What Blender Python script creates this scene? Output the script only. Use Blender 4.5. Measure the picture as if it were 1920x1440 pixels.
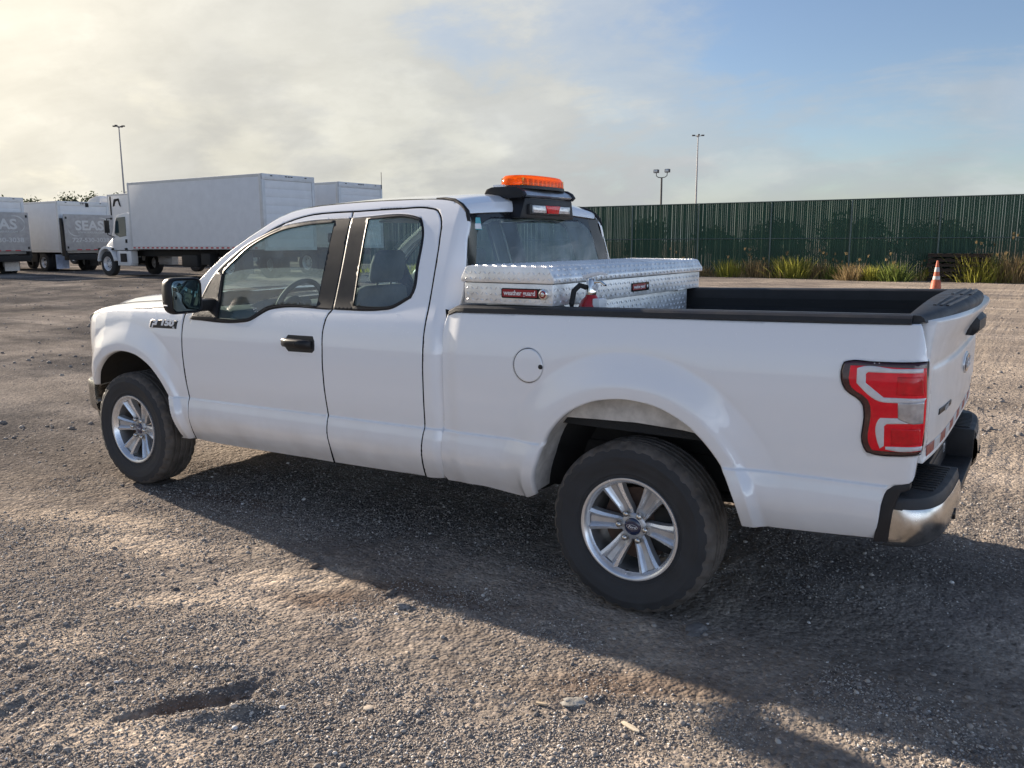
import bpy, bmesh, math, random
import numpy as np
from mathutils import Vector, Matrix, Euler
from mathutils.geometry import delaunay_2d_cdt

for _o in list(bpy.data.objects): bpy.data.objects.remove(_o, do_unlink=True)
scene = bpy.context.scene
COL = scene.collection
R = math.radians
rng = np.random.default_rng(7)
random.seed(7)

# ------------------------------------------------------------------ camera
CAM = Vector((1.4704, -4.1364, 1.630))
YAW, PITCH, ROLL = R(33.21), R(-9.798), R(-0.229)
F_PX = 1548.96
cam_d = bpy.data.cameras.new('camera'); cam = bpy.data.objects.new('camera', cam_d); COL.objects.link(cam)
_f = Vector((-math.sin(YAW)*math.cos(PITCH), math.cos(YAW)*math.cos(PITCH), math.sin(PITCH)))
_r = Vector((math.cos(YAW), math.sin(YAW), 0)); _u = _r.cross(_f)
_r2 = math.cos(ROLL)*_r + math.sin(ROLL)*_u; _u2 = -math.sin(ROLL)*_r + math.cos(ROLL)*_u
_m = Matrix((_r2, _u2, -_f)).transposed().to_4x4(); _m.translation = CAM
cam.matrix_world = _m
cam_d.sensor_fit = 'HORIZONTAL'; cam_d.sensor_width = 36.0
cam_d.lens = F_PX/1920*36.0
cam_d.clip_start = 0.05; cam_d.clip_end = 3000
scene.camera = cam

# ------------------------------------------------------------------ sun and sky
SUN_TO = Vector((-2.80, 0.37, 1.0)).normalized()
SUN_EL = math.asin(SUN_TO.z); SUN_AZ = math.atan2(SUN_TO.x, SUN_TO.y)
sun_d = bpy.data.lights.new('sun', 'SUN'); sun_d.energy = 4.5; sun_d.angle = R(0.9); sun_d.color = (1.0, 0.865, 0.715)
sun = bpy.data.objects.new('sun', sun_d); COL.objects.link(sun)
sun.rotation_euler = (-SUN_TO).to_track_quat('-Z', 'Y').to_euler(); sun.location = (-30, 10, 20)

scene.view_settings.view_transform = 'Standard'; scene.view_settings.look = 'None'
scene.view_settings.exposure = 1.33; scene.view_settings.gamma = 1.0
scene.view_settings.use_curve_mapping = False

world = bpy.data.worlds.new('World'); scene.world = world; world.use_nodes = True
nt = world.node_tree; N = nt.nodes; L = nt.links
for n in list(N): N.remove(n)
def wn(t, **k):
    n = N.new(t)
    for a, b in k.items(): setattr(n, a, b)
    return n
def wm(op, a, b=None, clamp=False):
    n = wn('ShaderNodeMath', operation=op); n.use_clamp = clamp
    for i, v in enumerate((a, b)):
        if v is None: continue
        if isinstance(v, (int, float)): n.inputs[i].default_value = v
        else: L.new(v, n.inputs[i])
    return n.outputs[0]
def wramp(fac, pts, interp='EASE'):
    n = wn('ShaderNodeValToRGB'); n.color_ramp.interpolation = interp; cr = n.color_ramp
    while len(cr.elements) < len(pts): cr.elements.new(0.5)
    for e, (p, c) in zip(cr.elements, pts):
        e.position = p; e.color = (c, c, c, 1) if isinstance(c, (int, float)) else (*c, 1)
    L.new(fac, n.inputs[0]); return n.outputs[0]
def wmix(fac, a, b, bt='MIX'):
    n = wn('ShaderNodeMix', data_type='RGBA', blend_type=bt)
    for sock, v in ((n.inputs[0], fac), (n.inputs[6], a), (n.inputs[7], b)):
        if isinstance(v, (int, float)): sock.default_value = v
        elif isinstance(v, tuple): sock.default_value = (*v, 1)
        else: L.new(v, sock)
    return n.outputs[2]
sky = wn('ShaderNodeTexSky', sky_type='NISHITA'); sky.sun_disc = False
sky.sun_elevation = SUN_EL; sky.sun_rotation = SUN_AZ
sky.air_density = 1.0; sky.dust_density = 0.7; sky.ozone_density = 1.6
tc = wn('ShaderNodeTexCoord')
sep = wn('ShaderNodeSeparateXYZ'); L.new(tc.outputs['Generated'], sep.inputs[0])
zc = wm('MAXIMUM', sep.outputs[2], 0.0)
den = wm('ADD', zc, 0.24)
cmb = wn('ShaderNodeCombineXYZ'); L.new(wm('DIVIDE', sep.outputs[0], den), cmb.inputs[0]); L.new(wm('DIVIDE', sep.outputs[1], den), cmb.inputs[1])
# stretched upper layer
mp = wn('ShaderNodeMapping'); mp.inputs['Rotation'].default_value = (0, 0, R(-35)); mp.inputs['Scale'].default_value = (0.8, 1.25, 1); mp.inputs['Location'].default_value = (3.1, 1.7, 0)
L.new(cmb.outputs[0], mp.inputs[0])
n1 = wn('ShaderNodeTexNoise'); n1.inputs['Scale'].default_value = 1.5; n1.inputs['Detail'].default_value = 11; n1.inputs['Roughness'].default_value = 0.62; n1.inputs['Distortion'].default_value = 0.35
L.new(mp.outputs[0], n1.inputs['Vector'])
# broad cover
n2 = wn('ShaderNodeTexNoise'); n2.inputs['Scale'].default_value = 0.22; n2.inputs['Detail'].default_value = 3
L.new(cmb.outputs[0], n2.inputs['Vector'])
# angle to the sun
dp = wn('ShaderNodeVectorMath', operation='DOT_PRODUCT'); L.new(tc.outputs['Generated'], dp.inputs[0]); dp.inputs[1].default_value = SUN_TO
ang = dp.outputs['Value']
n5 = wn('ShaderNodeTexNoise'); n5.inputs['Scale'].default_value = 7.5; n5.inputs['Detail'].default_value = 10; n5.inputs['Roughness'].default_value = 0.6
mp5 = wn('ShaderNodeMapping'); mp5.inputs['Rotation'].default_value = (0.2, 0.5, R(20)); mp5.inputs['Scale'].default_value = (1, 1.2, 1.9); L.new(tc.outputs['Generated'], mp5.inputs[0]); L.new(mp5.outputs[0], n5.inputs['Vector'])
cover = wm('ADD', wm('ADD', wm('MULTIPLY', n1.outputs[0], 0.50), wm('MULTIPLY', n5.outputs[0], 0.25)), wm('MULTIPLY', n2.outputs[0], 0.25))
cover = wm('ADD', cover, wm('MULTIPLY', wm('MAXIMUM', wm('SUBTRACT', ang, 0.52), -0.20), 0.62))      # the bank of cloud round the sun
cover = wm('ADD', cover, wm('MULTIPLY', wm('SUBTRACT', 0.22, zc), 0.75))       # seen edge-on towards the horizon
mask = wramp(cover, [(0.40, 0.06), (0.53, 0.60), (0.64, 1.0)])
# lower cumulus heads
n3 = wn('ShaderNodeTexNoise'); n3.inputs['Scale'].default_value = 5.0; n3.inputs['Detail'].default_value = 7; n3.inputs['Roughness'].default_value = 0.55
mp3 = wn('ShaderNodeMapping'); mp3.inputs['Scale'].default_value = (1, 1, 2.6); L.new(tc.outputs['Generated'], mp3.inputs[0]); L.new(mp3.outputs[0], n3.inputs['Vector'])
puff = wramp(n3.outputs[0], [(0.46, 0.0), (0.60, 1.0)])
tex = wramp(n1.outputs[0], [(0.30, 0.90), (0.68, 1.05)])
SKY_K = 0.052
# cloud radiance by angle from the sun: unseen sky opposite made brighter to fill the shaded side, greyer side-lit cloud, bright rim round the sun
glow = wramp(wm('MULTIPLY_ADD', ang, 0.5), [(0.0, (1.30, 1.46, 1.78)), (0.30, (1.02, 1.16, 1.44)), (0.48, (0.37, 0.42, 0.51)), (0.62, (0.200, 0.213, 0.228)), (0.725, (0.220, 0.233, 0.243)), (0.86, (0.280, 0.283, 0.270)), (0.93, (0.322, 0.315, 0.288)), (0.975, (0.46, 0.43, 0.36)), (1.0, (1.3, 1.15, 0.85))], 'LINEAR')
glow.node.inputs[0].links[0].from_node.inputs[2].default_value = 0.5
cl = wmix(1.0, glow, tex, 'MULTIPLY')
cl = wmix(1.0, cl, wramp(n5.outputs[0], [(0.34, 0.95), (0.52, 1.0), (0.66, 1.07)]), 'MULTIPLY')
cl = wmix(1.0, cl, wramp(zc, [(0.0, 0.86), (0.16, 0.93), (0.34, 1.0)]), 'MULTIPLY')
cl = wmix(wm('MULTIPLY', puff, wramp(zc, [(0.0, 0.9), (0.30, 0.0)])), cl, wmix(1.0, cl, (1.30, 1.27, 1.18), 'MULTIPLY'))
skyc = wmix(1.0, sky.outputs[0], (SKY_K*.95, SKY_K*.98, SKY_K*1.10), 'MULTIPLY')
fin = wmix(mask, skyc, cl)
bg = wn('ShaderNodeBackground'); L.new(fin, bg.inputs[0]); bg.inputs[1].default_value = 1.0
wo = wn('ShaderNodeOutputWorld'); L.new(bg.outputs[0], wo.inputs[0])

# ------------------------------------------------------------------ materials
def mat(name, col=(.5,.5,.5), rough=.5, metal=0.0, coat=0.0, spec=.5, bump=0.0, bscale=200.0, noise=0.0, nscale=4.0, trans=0.0, ior=1.45):
    m = bpy.data.materials.new(name); m.use_nodes = True
    t = m.node_tree; b = t.nodes['Principled BSDF']
    b.inputs['Base Color'].default_value = (*col, 1); b.inputs['Roughness'].default_value = rough
    b.inputs['Metallic'].default_value = metal; b.inputs['Coat Weight'].default_value = coat; b.inputs['Coat Roughness'].default_value = .04
    b.inputs['Specular IOR Level'].default_value = spec; b.inputs['Transmission Weight'].default_value = trans; b.inputs['IOR'].default_value = ior
    c = t.nodes.new('ShaderNodeTexCoord')
    if noise:
        n = t.nodes.new('ShaderNodeTexNoise'); n.inputs['Scale'].default_value = nscale; n.inputs['Detail'].default_value = 6; n.inputs['Roughness'].default_value = .6
        t.links.new(c.outputs['Object'], n.inputs['Vector'])
        r = t.nodes.new('ShaderNodeMapRange'); r.inputs[1].default_value = .3; r.inputs[2].default_value = .7; r.inputs[3].default_value = 1-noise; r.inputs[4].default_value = 1+noise
        t.links.new(n.outputs[0], r.inputs[0])
        x = t.nodes.new('ShaderNodeMix'); x.data_type = 'RGBA'; x.blend_type = 'MULTIPLY'; x.inputs[0].default_value = 1
        x.inputs[6].default_value = (*col, 1); t.links.new(r.outputs[0], x.inputs[7]); t.links.new(x.outputs[2], b.inputs['Base Color'])
        r2 = t.nodes.new('ShaderNodeMapRange'); r2.inputs[1].default_value = .3; r2.inputs[2].default_value = .7; r2.inputs[3].default_value = max(.02, rough*(1-noise*.8)); r2.inputs[4].default_value = min(1, rough*(1+noise*.8))
        t.links.new(n.outputs[0], r2.inputs[0]); t.links.new(r2.outputs[0], b.inputs['Roughness'])
    if bump:
        n = t.nodes.new('ShaderNodeTexNoise'); n.inputs['Scale'].default_value = bscale; n.inputs['Detail'].default_value = 4
        t.links.new(c.outputs['Object'], n.inputs['Vector'])
        k = t.nodes.new('ShaderNodeBump'); k.inputs['Strength'].default_value = bump; k.inputs['Distance'].default_value = .004
        t.links.new(n.outputs[0], k.inputs['Height']); t.links.new(k.outputs[0], b.inputs['Normal'])
    return m
def glass_mat(name, tint, film, filmcol, rough=.0, refl=1.0, streak=0.0):
    """thin pane: tinted see-through + fresnel gloss + a film of dust and painted-in pale sky reflection"""
    m = bpy.data.materials.new(name); m.use_nodes = True; t = m.node_tree
    for n in list(t.nodes): t.nodes.remove(n)
    o = t.nodes.new('ShaderNodeOutputMaterial'); tr = t.nodes.new('ShaderNodeBsdfTransparent'); tr.inputs[0].default_value = (*tint, 1)
    gl = t.nodes.new('ShaderNodeBsdfGlossy'); gl.inputs['Roughness'].default_value = rough; gl.inputs[0].default_value = (refl, refl, refl, 1)
    df = t.nodes.new('ShaderNodeBsdfDiffuse'); df.inputs[0].default_value = (*filmcol, 1)
    ge = t.nodes.new('ShaderNodeNewGeometry'); dt = t.nodes.new('ShaderNodeVectorMath'); dt.operation = 'DOT_PRODUCT'
    t.links.new(ge.outputs['Incoming'], dt.inputs[0]); t.links.new(ge.outputs['Normal'], dt.inputs[1])
    def mth(op, a, b=None):
        n = t.nodes.new('ShaderNodeMath'); n.operation = op
        for i, v in enumerate((a, b)):
            if v is None: continue
            if isinstance(v, (int, float)): n.inputs[i].default_value = v
            else: t.links.new(v, n.inputs[i])
        return n.outputs[0]
    fres = mth('ADD', mth('MULTIPLY', mth('POWER', mth('SUBTRACT', 1.0, mth('ABSOLUTE', dt.outputs['Value'])), 5.0), .90), .075)
    m1 = t.nodes.new('ShaderNodeMixShader'); m2 = t.nodes.new('ShaderNodeMixShader')
    m1.inputs[0].default_value = film
    c = t.nodes.new('ShaderNodeTexCoord'); nz = t.nodes.new('ShaderNodeTexNoise'); nz.inputs['Scale'].default_value = 7; nz.inputs['Detail'].default_value = 8
    t.links.new(c.outputs['Object'], nz.inputs['Vector'])
    mr = t.nodes.new('ShaderNodeMapRange'); mr.inputs[1].default_value = .35; mr.inputs[2].default_value = .7; mr.inputs[3].default_value = film*.5; mr.inputs[4].default_value = film*1.6
    t.links.new(nz.outputs[0], mr.inputs[0]); t.links.new(mr.outputs[0], m1.inputs[0])
    t.links.new(tr.outputs[0], m1.inputs[1]); t.links.new(df.outputs[0], m1.inputs[2])
    t.links.new(fres, m2.inputs[0]); t.links.new(m1.outputs[0], m2.inputs[1]); t.links.new(gl.outputs[0], m2.inputs[2])
    t.links.new(m2.outputs[0], o.inputs[0]); return m
def paint_mat():
    """white clear-coated paint with a faint road film low down and light orange peel"""
    m = mat('white_paint', (.84,.85,.87), .30, 0, 1.0)
    t = m.node_tree; b = t.nodes['Principled BSDF']; ln = t.links
    g = t.nodes.new('ShaderNodeNewGeometry'); s = t.nodes.new('ShaderNodeSeparateXYZ'); ln.new(g.outputs['Position'], s.inputs[0])
    n = t.nodes.new('ShaderNodeTexNoise'); n.inputs['Scale'].default_value = 6; n.inputs['Detail'].default_value = 7; ln.new(g.outputs['Position'], n.inputs['Vector'])
    a = t.nodes.new('ShaderNodeMapRange'); a.inputs[1].default_value = .80; a.inputs[2].default_value = .38; a.inputs[3].default_value = 0; a.inputs[4].default_value = .75; ln.new(s.outputs[2], a.inputs[0])
    mu = t.nodes.new('ShaderNodeMath'); mu.operation = 'MULTIPLY'; ln.new(a.outputs[0], mu.inputs[0]); ln.new(n.outputs[0], mu.inputs[1])
    x = t.nodes.new('ShaderNodeMix'); x.data_type = 'RGBA'; x.inputs[6].default_value = (.84,.85,.87,1); x.inputs[7].default_value = (.42,.37,.32,1)
    ln.new(mu.outputs[0], x.inputs[0])
    # tiny scratches and specks
    v = t.nodes.new('ShaderNodeTexVoronoi'); v.inputs['Scale'].default_value = 9.0; ln.new(g.outputs['Position'], v.inputs['Vector'])
    lt = t.nodes.new('ShaderNodeMath'); lt.operation = 'LESS_THAN'; lt.inputs[1].default_value = .028; ln.new(v.outputs['Distance'], lt.inputs[0])
    n2 = t.nodes.new('ShaderNodeTexNoise'); n2.inputs['Scale'].default_value = 2.2; ln.new(g.outputs['Position'], n2.inputs['Vector'])
    gt = t.nodes.new('ShaderNodeMath'); gt.operation = 'GREATER_THAN'; gt.inputs[1].default_value = .60; ln.new(n2.outputs[0], gt.inputs[0])
    mm = t.nodes.new('ShaderNodeMath'); mm.operation = 'MULTIPLY'; ln.new(lt.outputs[0], mm.inputs[0]); ln.new(gt.outputs[0], mm.inputs[1])
    m3 = t.nodes.new('ShaderNodeMath'); m3.operation = 'MULTIPLY'; m3.inputs[1].default_value = .6; ln.new(mm.outputs[0], m3.inputs[0])
    x2 = t.nodes.new('ShaderNodeMix'); x2.data_type = 'RGBA'; x2.inputs[7].default_value = (.2,.19,.2,1); ln.new(m3.outputs[0], x2.inputs[0]); ln.new(x.outputs[2], x2.inputs[6])
    ln.new(x2.outputs[2], b.inputs['Base Color'])
    n4 = t.nodes.new('ShaderNodeTexNoise'); n4.inputs['Scale'].default_value = 55; n4.inputs['Detail'].default_value = 2; ln.new(g.outputs['Position'], n4.inputs['Vector'])
    bp = t.nodes.new('ShaderNodeBump'); bp.inputs['Strength'].default_value = .018; bp.inputs['Distance'].default_value = .003; ln.new(n4.outputs[0], bp.inputs['Height'])
    ln.new(bp.outputs[0], b.inputs['Coat Normal']); b.inputs['Coat IOR'].default_value = 1.68; b.inputs['Coat Roughness'].default_value = .02
    return m
M = {}
M['paint'] = paint_mat()
M['dirty_white'] = mat('dirty_white_inner_fender', (.55,.53,.50), .7, noise=.35, nscale=9)
M['black'] = mat('black_plastic', (.018,.018,.02), .45, bump=.25, bscale=500, noise=.25, nscale=12)
M['gloss_black'] = mat('gloss_black', (.012,.012,.014), .12, noise=.2)
M['trim'] = mat('black_trim', (.016,.016,.018), .42, 0, 0, .35, noise=.3, nscale=10)
M['rubber'] = mat('rubber', (.020,.020,.021), .75, noise=.25, nscale=20, bump=.2, bscale=300)
M['tyre'] = mat('tyre_rubber', (.036,.036,.038), .80, noise=.35, nscale=9, bump=.25, bscale=220)
M['tread'] = mat('dusty_tread', (.095,.083,.073), .9, noise=.4, nscale=14, bump=.3, bscale=160)
M['gap'] = mat('gap_shade_strip', (.006,.006,.007), .9, 0, 0, .1)  # strip colour standing in for the shade inside panel gaps
M['under'] = mat('underbody', (.02,.019,.018), .85, noise=.4, nscale=8)
M['rust'] = mat('rusty_steel', (.09,.055,.04), .8, noise=.5, nscale=15)
M['alloy'] = mat('alloy_wheel', (.50,.50,.51), .36, .55, noise=.14, nscale=9)
M['alloy_face'] = mat('machined_alloy', (.72,.73,.75), .26, .7, noise=.12, nscale=14)
M['alloy_dark'] = mat('alloy_barrel', (.22,.22,.22), .45, .7, noise=.3, nscale=9)
M['chrome'] = mat('chrome', (.72,.71,.69), .10, 1.0, noise=.15, nscale=10)
M['chrome_dull'] = mat('dusty_chrome', (.55,.53,.50), .24, 1.0, noise=.35, nscale=7)
M['bedliner'] = mat('bedliner', (.016,.017,.018), .62, bump=.8, bscale=380, noise=.25)
M['pad'] = mat('step_pad', (.030,.031,.034), .55, bump=.3, bscale=300, noise=.3, nscale=10)
M['interior'] = mat('interior_grey', (.10,.10,.105), .75, noise=.15)
M['headliner'] = mat('headliner', (.30,.29,.28), .9)
M['seat'] = mat('seat_cloth', (.14,.14,.145), .9, noise=.15, nscale=30)
M['glass'] = glass_mat('side_glass', (.68,.82,.79), .11, (.46,.56,.58))
M['glass_rear'] = glass_mat('rear_glass', (.58,.72,.74), .14, (.40,.52,.58))
M['windshield'] = glass_mat('windshield', (.74,.84,.80), .06, (.5,.55,.55))
M['mirror'] = mat('mirror_glass', (.13,.17,.175), .03, 1.0)
M['lens_red'] = mat('red_lens', (.95,.005,.024), .12, 0, .30, .25, bump=.35, bscale=140, noise=.18, nscale=16)
M['lens_red_deep'] = mat('deep_red_lens', (.74,.006,.018), .15, 0, .3, .3, noise=.3, nscale=22)
M['lens_dark'] = mat('smoked_lens', (.045,.006,.010), .12, 0, 1.0, noise=.2, nscale=14)
M['lens_white'] = mat('clear_white_lens', (.80,.82,.84), .2, 0, 1.0, noise=.12, nscale=25)
M['lens_clear'] = mat('clear_lens', (.55,.55,.55), .1, .3, 1.0, noise=.25, nscale=30)
M['badge_blue'] = mat('badge_blue', (.010,.018,.06), .2, 0, 1.0)
M['white_print'] = mat('white_print', (.8,.8,.8), .4)
M['silver_print'] = mat('silver_print', (.6,.62,.64), .3, .6)
M['alu'] = mat('aluminium', (.62,.63,.64), .33, .9, noise=.15, nscale=12)
M['tread_plate'] = mat('tread_plate', (.88,.885,.88), .40, .60, noise=.18, nscale=10, bump=.08, bscale=150)
M['red_badge'] = mat('red_badge', (.30,.02,.025), .35, noise=.1)
M['red_paint'] = mat('red_paint', (.42,.015,.018), .3, 0, .6, noise=.15, nscale=20)
M['tape_red'] = mat('tape_red', (.30,.045,.04), .4, noise=.2, nscale=20)
M['tape_white'] = mat('tape_white', (.58,.57,.56), .4, noise=.15, nscale=20)
M['sticker'] = mat('sticker_teal', (.10,.42,.46), .5)
def amber_mat():
    m = mat('amber_lens', (.95,.26,.012), .14, 0, .6)
    t = m.node_tree; b = t.nodes['Principled BSDF']
    tl = t.nodes.new('ShaderNodeBsdfTranslucent'); tl.inputs[0].default_value = (1.0,.30,.01,1)
    tp = t.nodes.new('ShaderNodeBsdfTransparent'); tp.inputs[0].default_value = (1.0,.36,.03,1)
    a = t.nodes.new('ShaderNodeMixShader'); a.inputs[0].default_value = .5; c = t.nodes.new('ShaderNodeMixShader'); c.inputs[0].default_value = .35
    o = t.nodes['Material Output']
    t.links.new(b.outputs[0], a.inputs[1]); t.links.new(tl.outputs[0], a.inputs[2]); t.links.new(a.outputs[0], c.inputs[1]); t.links.new(tp.outputs[0], c.inputs[2]); t.links.new(c.outputs[0], o.inputs[0])
    return m
M['amber'] = amber_mat()
M['clear_cover'] = glass_mat('clear_cover', (.99,.97,.97), .0, (.5,.5,.5), refl=.22)
M['gate_paint'] = mat('dusty_tailgate_paint', (.74,.72,.70), .38, 0, .35, noise=.10, nscale=7, bump=.12, bscale=22)

# ------------------------------------------------------------------ mesh helpers
def link(o, parent=None):
    COL.objects.link(o)
    if parent is not None: o.parent = parent
    return o
def tag(o, label=None, cat=None, group=None, kind=None):
    if label: o['label'] = label
    if cat: o['category'] = cat
    if group: o['group'] = group
    if kind: o['kind'] = kind
    return o
def empty(name, loc=(0,0,0), rz=0.0):
    o = bpy.data.objects.new(name, None); o.empty_display_size = .2; COL.objects.link(o); o.location = loc; o.rotation_euler = (0,0,rz); return o
def mesh_obj(name, verts, faces, material, parent=None, smooth=40, normals=None):
    me = bpy.data.meshes.new(name); me.from_pydata([tuple(v) for v in verts], [], faces)
    me.validate(clean_customdata=False)
    if material is not None: me.materials.append(material)
    if normals is not None:
        me.polygons.foreach_set('use_smooth', [True]*len(me.polygons))
        me.normals_split_custom_set_from_vertices([tuple(n) for n in normals])
    elif smooth:
        me.polygons.foreach_set('use_smooth', [True]*len(me.polygons))
        me.set_sharp_from_angle(angle=R(smooth))
    me.update()
    return link(bpy.data.objects.new(name, me), parent)
class MB:
    def __init__(s): s.v = []; s.f = []
    def add(s, V, Fc):
        b = len(s.v); s.v += [tuple(v) for v in V]; s.f += [tuple(b+i for i in f) for f in Fc]; return s
    def box(s, x0, x1, y0, y1, z0, z1, bev=0.0):
        if bev <= 0:
            V = [(x0,y0,z0),(x1,y0,z0),(x1,y1,z0),(x0,y1,z0),(x0,y0,z1),(x1,y0,z1),(x1,y1,z1),(x0,y1,z1)]
            return s.add(V, [(0,3,2,1),(4,5,6,7),(0,1,5,4),(1,2,6,5),(2,3,7,6),(3,0,4,7)])
        bm = bmesh.new(); bmesh.ops.create_cube(bm, size=1)
        for v in bm.verts: v.co = Vector(((x0+x1)/2+v.co.x*(x1-x0), (y0+y1)/2+v.co.y*(y1-y0), (z0+z1)/2+v.co.z*(z1-z0)))
        bmesh.ops.bevel(bm, geom=bm.edges[:], offset=bev, segments=2, profile=.6, affect='EDGES')
        bm.verts.index_update(); V = [v.co[:] for v in bm.verts]; Fc = [[v.index for v in f.verts] for f in bm.faces]; bm.free()
        return s.add(V, Fc)
    def prism(s, pts, axis, a0, a1, bev=0.0):
        """extrude 2D outline along axis ('x': pts are (y,z); 'y': (x,z); 'z': (x,y))"""
        def P(p, a):
            return {'x': (a,p[0],p[1]), 'y': (p[0],a,p[1]), 'z': (p[0],p[1],a)}[axis]
        n = len(pts)
        V = [P(p,a0) for p in pts]+[P(p,a1) for p in pts]
        Fc = [tuple(range(n)), tuple(range(2*n-1, n-1, -1))]+[(i,i+n,(i+1)%n+n,(i+1)%n) for i in range(n)]
        bm = bmesh.new(); vs = [bm.verts.new(v) for v in V]
        for f in Fc: bm.faces.new([vs[i] for i in f])
        bmesh.ops.recalc_face_normals(bm, faces=bm.faces[:])
        if bev > 0: bmesh.ops.bevel(bm, geom=bm.edges[:], offset=bev, segments=2, profile=.6, affect='EDGES', clamp_overlap=True)
        bm.verts.index_update(); V = [v.co[:] for v in bm.verts]; Fc = [[v.index for v in f.verts] for f in bm.faces]; bm.free()
        return s.add(V, Fc)
    def tube(s, pts, r, n=10, cap=True):
        pts = [Vector(p) for p in pts]; rs = r if isinstance(r, (list, tuple)) else [r]*len(pts)
        rings = []; up = Vector((0,0,1))
        for i, p in enumerate(pts):
            d = (pts[min(i+1,len(pts)-1)]-pts[max(i-1,0)]).normalized()
            a = d.cross(up);
            if a.length < 1e-3: a = d.cross(Vector((1,0,0)))
            a.normalize(); b = d.cross(a).normalized()
            rings.append([p+(a*math.cos(2*math.pi*k/n)+b*math.sin(2*math.pi*k/n))*rs[i] for k in range(n)])
        return s.loft(rings, True, cap)
    def loft(s, rings, closed=True, cap=False):
        n = len(rings[0]); b = len(s.v)
        for rg in rings: s.v += [tuple(p) for p in rg]
        m = n if closed else n-1
        for i in range(len(rings)-1):
            for k in range(m):
                s.f.append((b+i*n+k, b+i*n+(k+1)%n, b+(i+1)*n+(k+1)%n, b+(i+1)*n+k))
        if cap and closed:
            s.f.append(tuple(b+k for k in range(n-1,-1,-1))); s.f.append(tuple(b+(len(rings)-1)*n+k for k in range(n)))
        return s
    def lathe(s, prof, c, axis='y', n=48, closed=False):
        """prof: (radius, offset along axis)"""
        rings = []
        for k in range(n):
            a = 2*math.pi*k/n; ca, sa = math.cos(a), math.sin(a)
            if axis == 'y': rings.append([(c[0]+r*ca, c[1]+h, c[2]+r*sa) for r, h in prof])
            elif axis == 'z': rings.append([(c[0]+r*ca, c[1]+r*sa, c[2]+h) for r, h in prof])
            else: rings.append([(c[0]+h, c[1]+r*ca, c[2]+r*sa) for r, h in prof])
        b = len(s.v); m = len(prof)
        for rg in rings: s.v += rg
        for i in range(n):
            for k in range(m-1 if not closed else m):
                s.f.append((b+i*m+k, b+i*m+(k+1)%m, b+((i+1)%n)*m+(k+1)%m, b+((i+1)%n)*m+k))
        return s
    def build(s, name, material, parent=None, smooth=35, fix=True):
        if fix:
            bm = bmesh.new(); vs = [bm.verts.new(v) for v in s.v]
            for f in s.f:
                try: bm.faces.new([vs[i] for i in f])
                except ValueError: pass
            bmesh.ops.remove_doubles(bm, verts=bm.verts[:], dist=1e-5)
            bmesh.ops.recalc_face_normals(bm, faces=bm.faces[:])
            me = bpy.data.meshes.new(name); bm.to_mesh(me); bm.free()
            if material is not None: me.materials.append(material)
            if smooth:
                me.polygons.foreach_set('use_smooth', [True]*len(me.polygons)); me.set_sharp_from_angle(angle=R(smooth))
            return link(bpy.data.objects.new(name, me), parent)
        return mesh_obj(name, s.v, s.f, material, parent, smooth)
def dup(o, parent=None):
    c = o.copy(); COL.objects.link(c); c.parent = parent
    for ch in list(o.children):
        dup(ch, c)
    return c
def text_mesh(name, txt, size, material, parent, matrix, extrude=.001, bold=0.0, xs=1.0, shear=0.0, align='CENTER', space=1.0):
    cu = bpy.data.curves.new(name, 'FONT'); cu.body = txt; cu.size = size; cu.extrude = extrude; cu.offset = bold; cu.align_x = align; cu.align_y = 'CENTER'; cu.shear = shear; cu.resolution_u = 3; cu.space_character = space
    o = bpy.data.objects.new(name+'_tmp', cu); COL.objects.link(o)
    dg = bpy.context.evaluated_depsgraph_get(); me = bpy.data.meshes.new_from_object(o.evaluated_get(dg))
    bpy.data.objects.remove(o, do_unlink=True); bpy.data.curves.remove(cu)
    me.name = name; me.transform(matrix @ Matrix.Diagonal((xs,1,1,1)))
    me.materials.clear(); me.materials.append(material)
    return link(bpy.data.objects.new(name, me), parent)
def frame(o, ex, ey):
    """matrix: local x->ex, y->ey, origin o"""
    ex = Vector(ex).normalized(); ey = Vector(ey).normalized(); ez = ex.cross(ey)
    m = Matrix((ex, ey, ez)).transposed().to_4x4(); m.translation = Vector(o); return m
def smooth_line(pts, closed=True, step=.02, corner=38):
    """Catmull-Rom through the points, kept sharp where the outline turns hard"""
    P = [np.array(p, float) for p in pts]; n = len(P); out = []
    def is_c(i):
        if not closed and (i == 0 or i == n-1): return True
        a = P[i]-P[i-1]; b = P[(i+1)%n]-P[i]
        d = np.dot(a,b)/(np.linalg.norm(a)*np.linalg.norm(b)+1e-12)
        return math.degrees(math.acos(max(-1,min(1,d)))) > corner
    C = [is_c(i) for i in range(n)]
    for i in range(n if closed else n-1):
        p1 = P[i]; p2 = P[(i+1)%n]; L_ = np.linalg.norm(p2-p1)
        if L_ < 1e-9: continue
        p0 = P[i-1]; p3 = P[(i+2)%n] if (closed or i+2 < n) else p2
        def tan(a, b, c):   # chord-length weighted
            d1 = np.linalg.norm(b-a)+1e-9; d2 = np.linalg.norm(c-b)+1e-9
            return ((b-a)/d1*d2+(c-b)/d2*d1)/(d1+d2)
        t1 = (p2-p1)/L_ if C[i] else tan(p0,p1,p2); t2 = (p2-p1)/L_ if C[(i+1)%n] else tan(p1,p2,p3)
        k = max(1, int(round(L_/step)))
        for j in range(k):
            t = j/k; h1 = 2*t**3-3*t**2+1; h2 = t**3-2*t**2+t; h3 = -2*t**3+3*t**2; h4 = t**3-t**2
            out.append(h1*p1+h2*t1*L_+h3*p2+h4*t2*L_)
    if not closed: out.append(P[-1])
    return np.array(out)
def area2(p): return .5*np.sum(p[:,0]*np.roll(p[:,1],-1)-np.roll(p[:,0],-1)*p[:,1])
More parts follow.
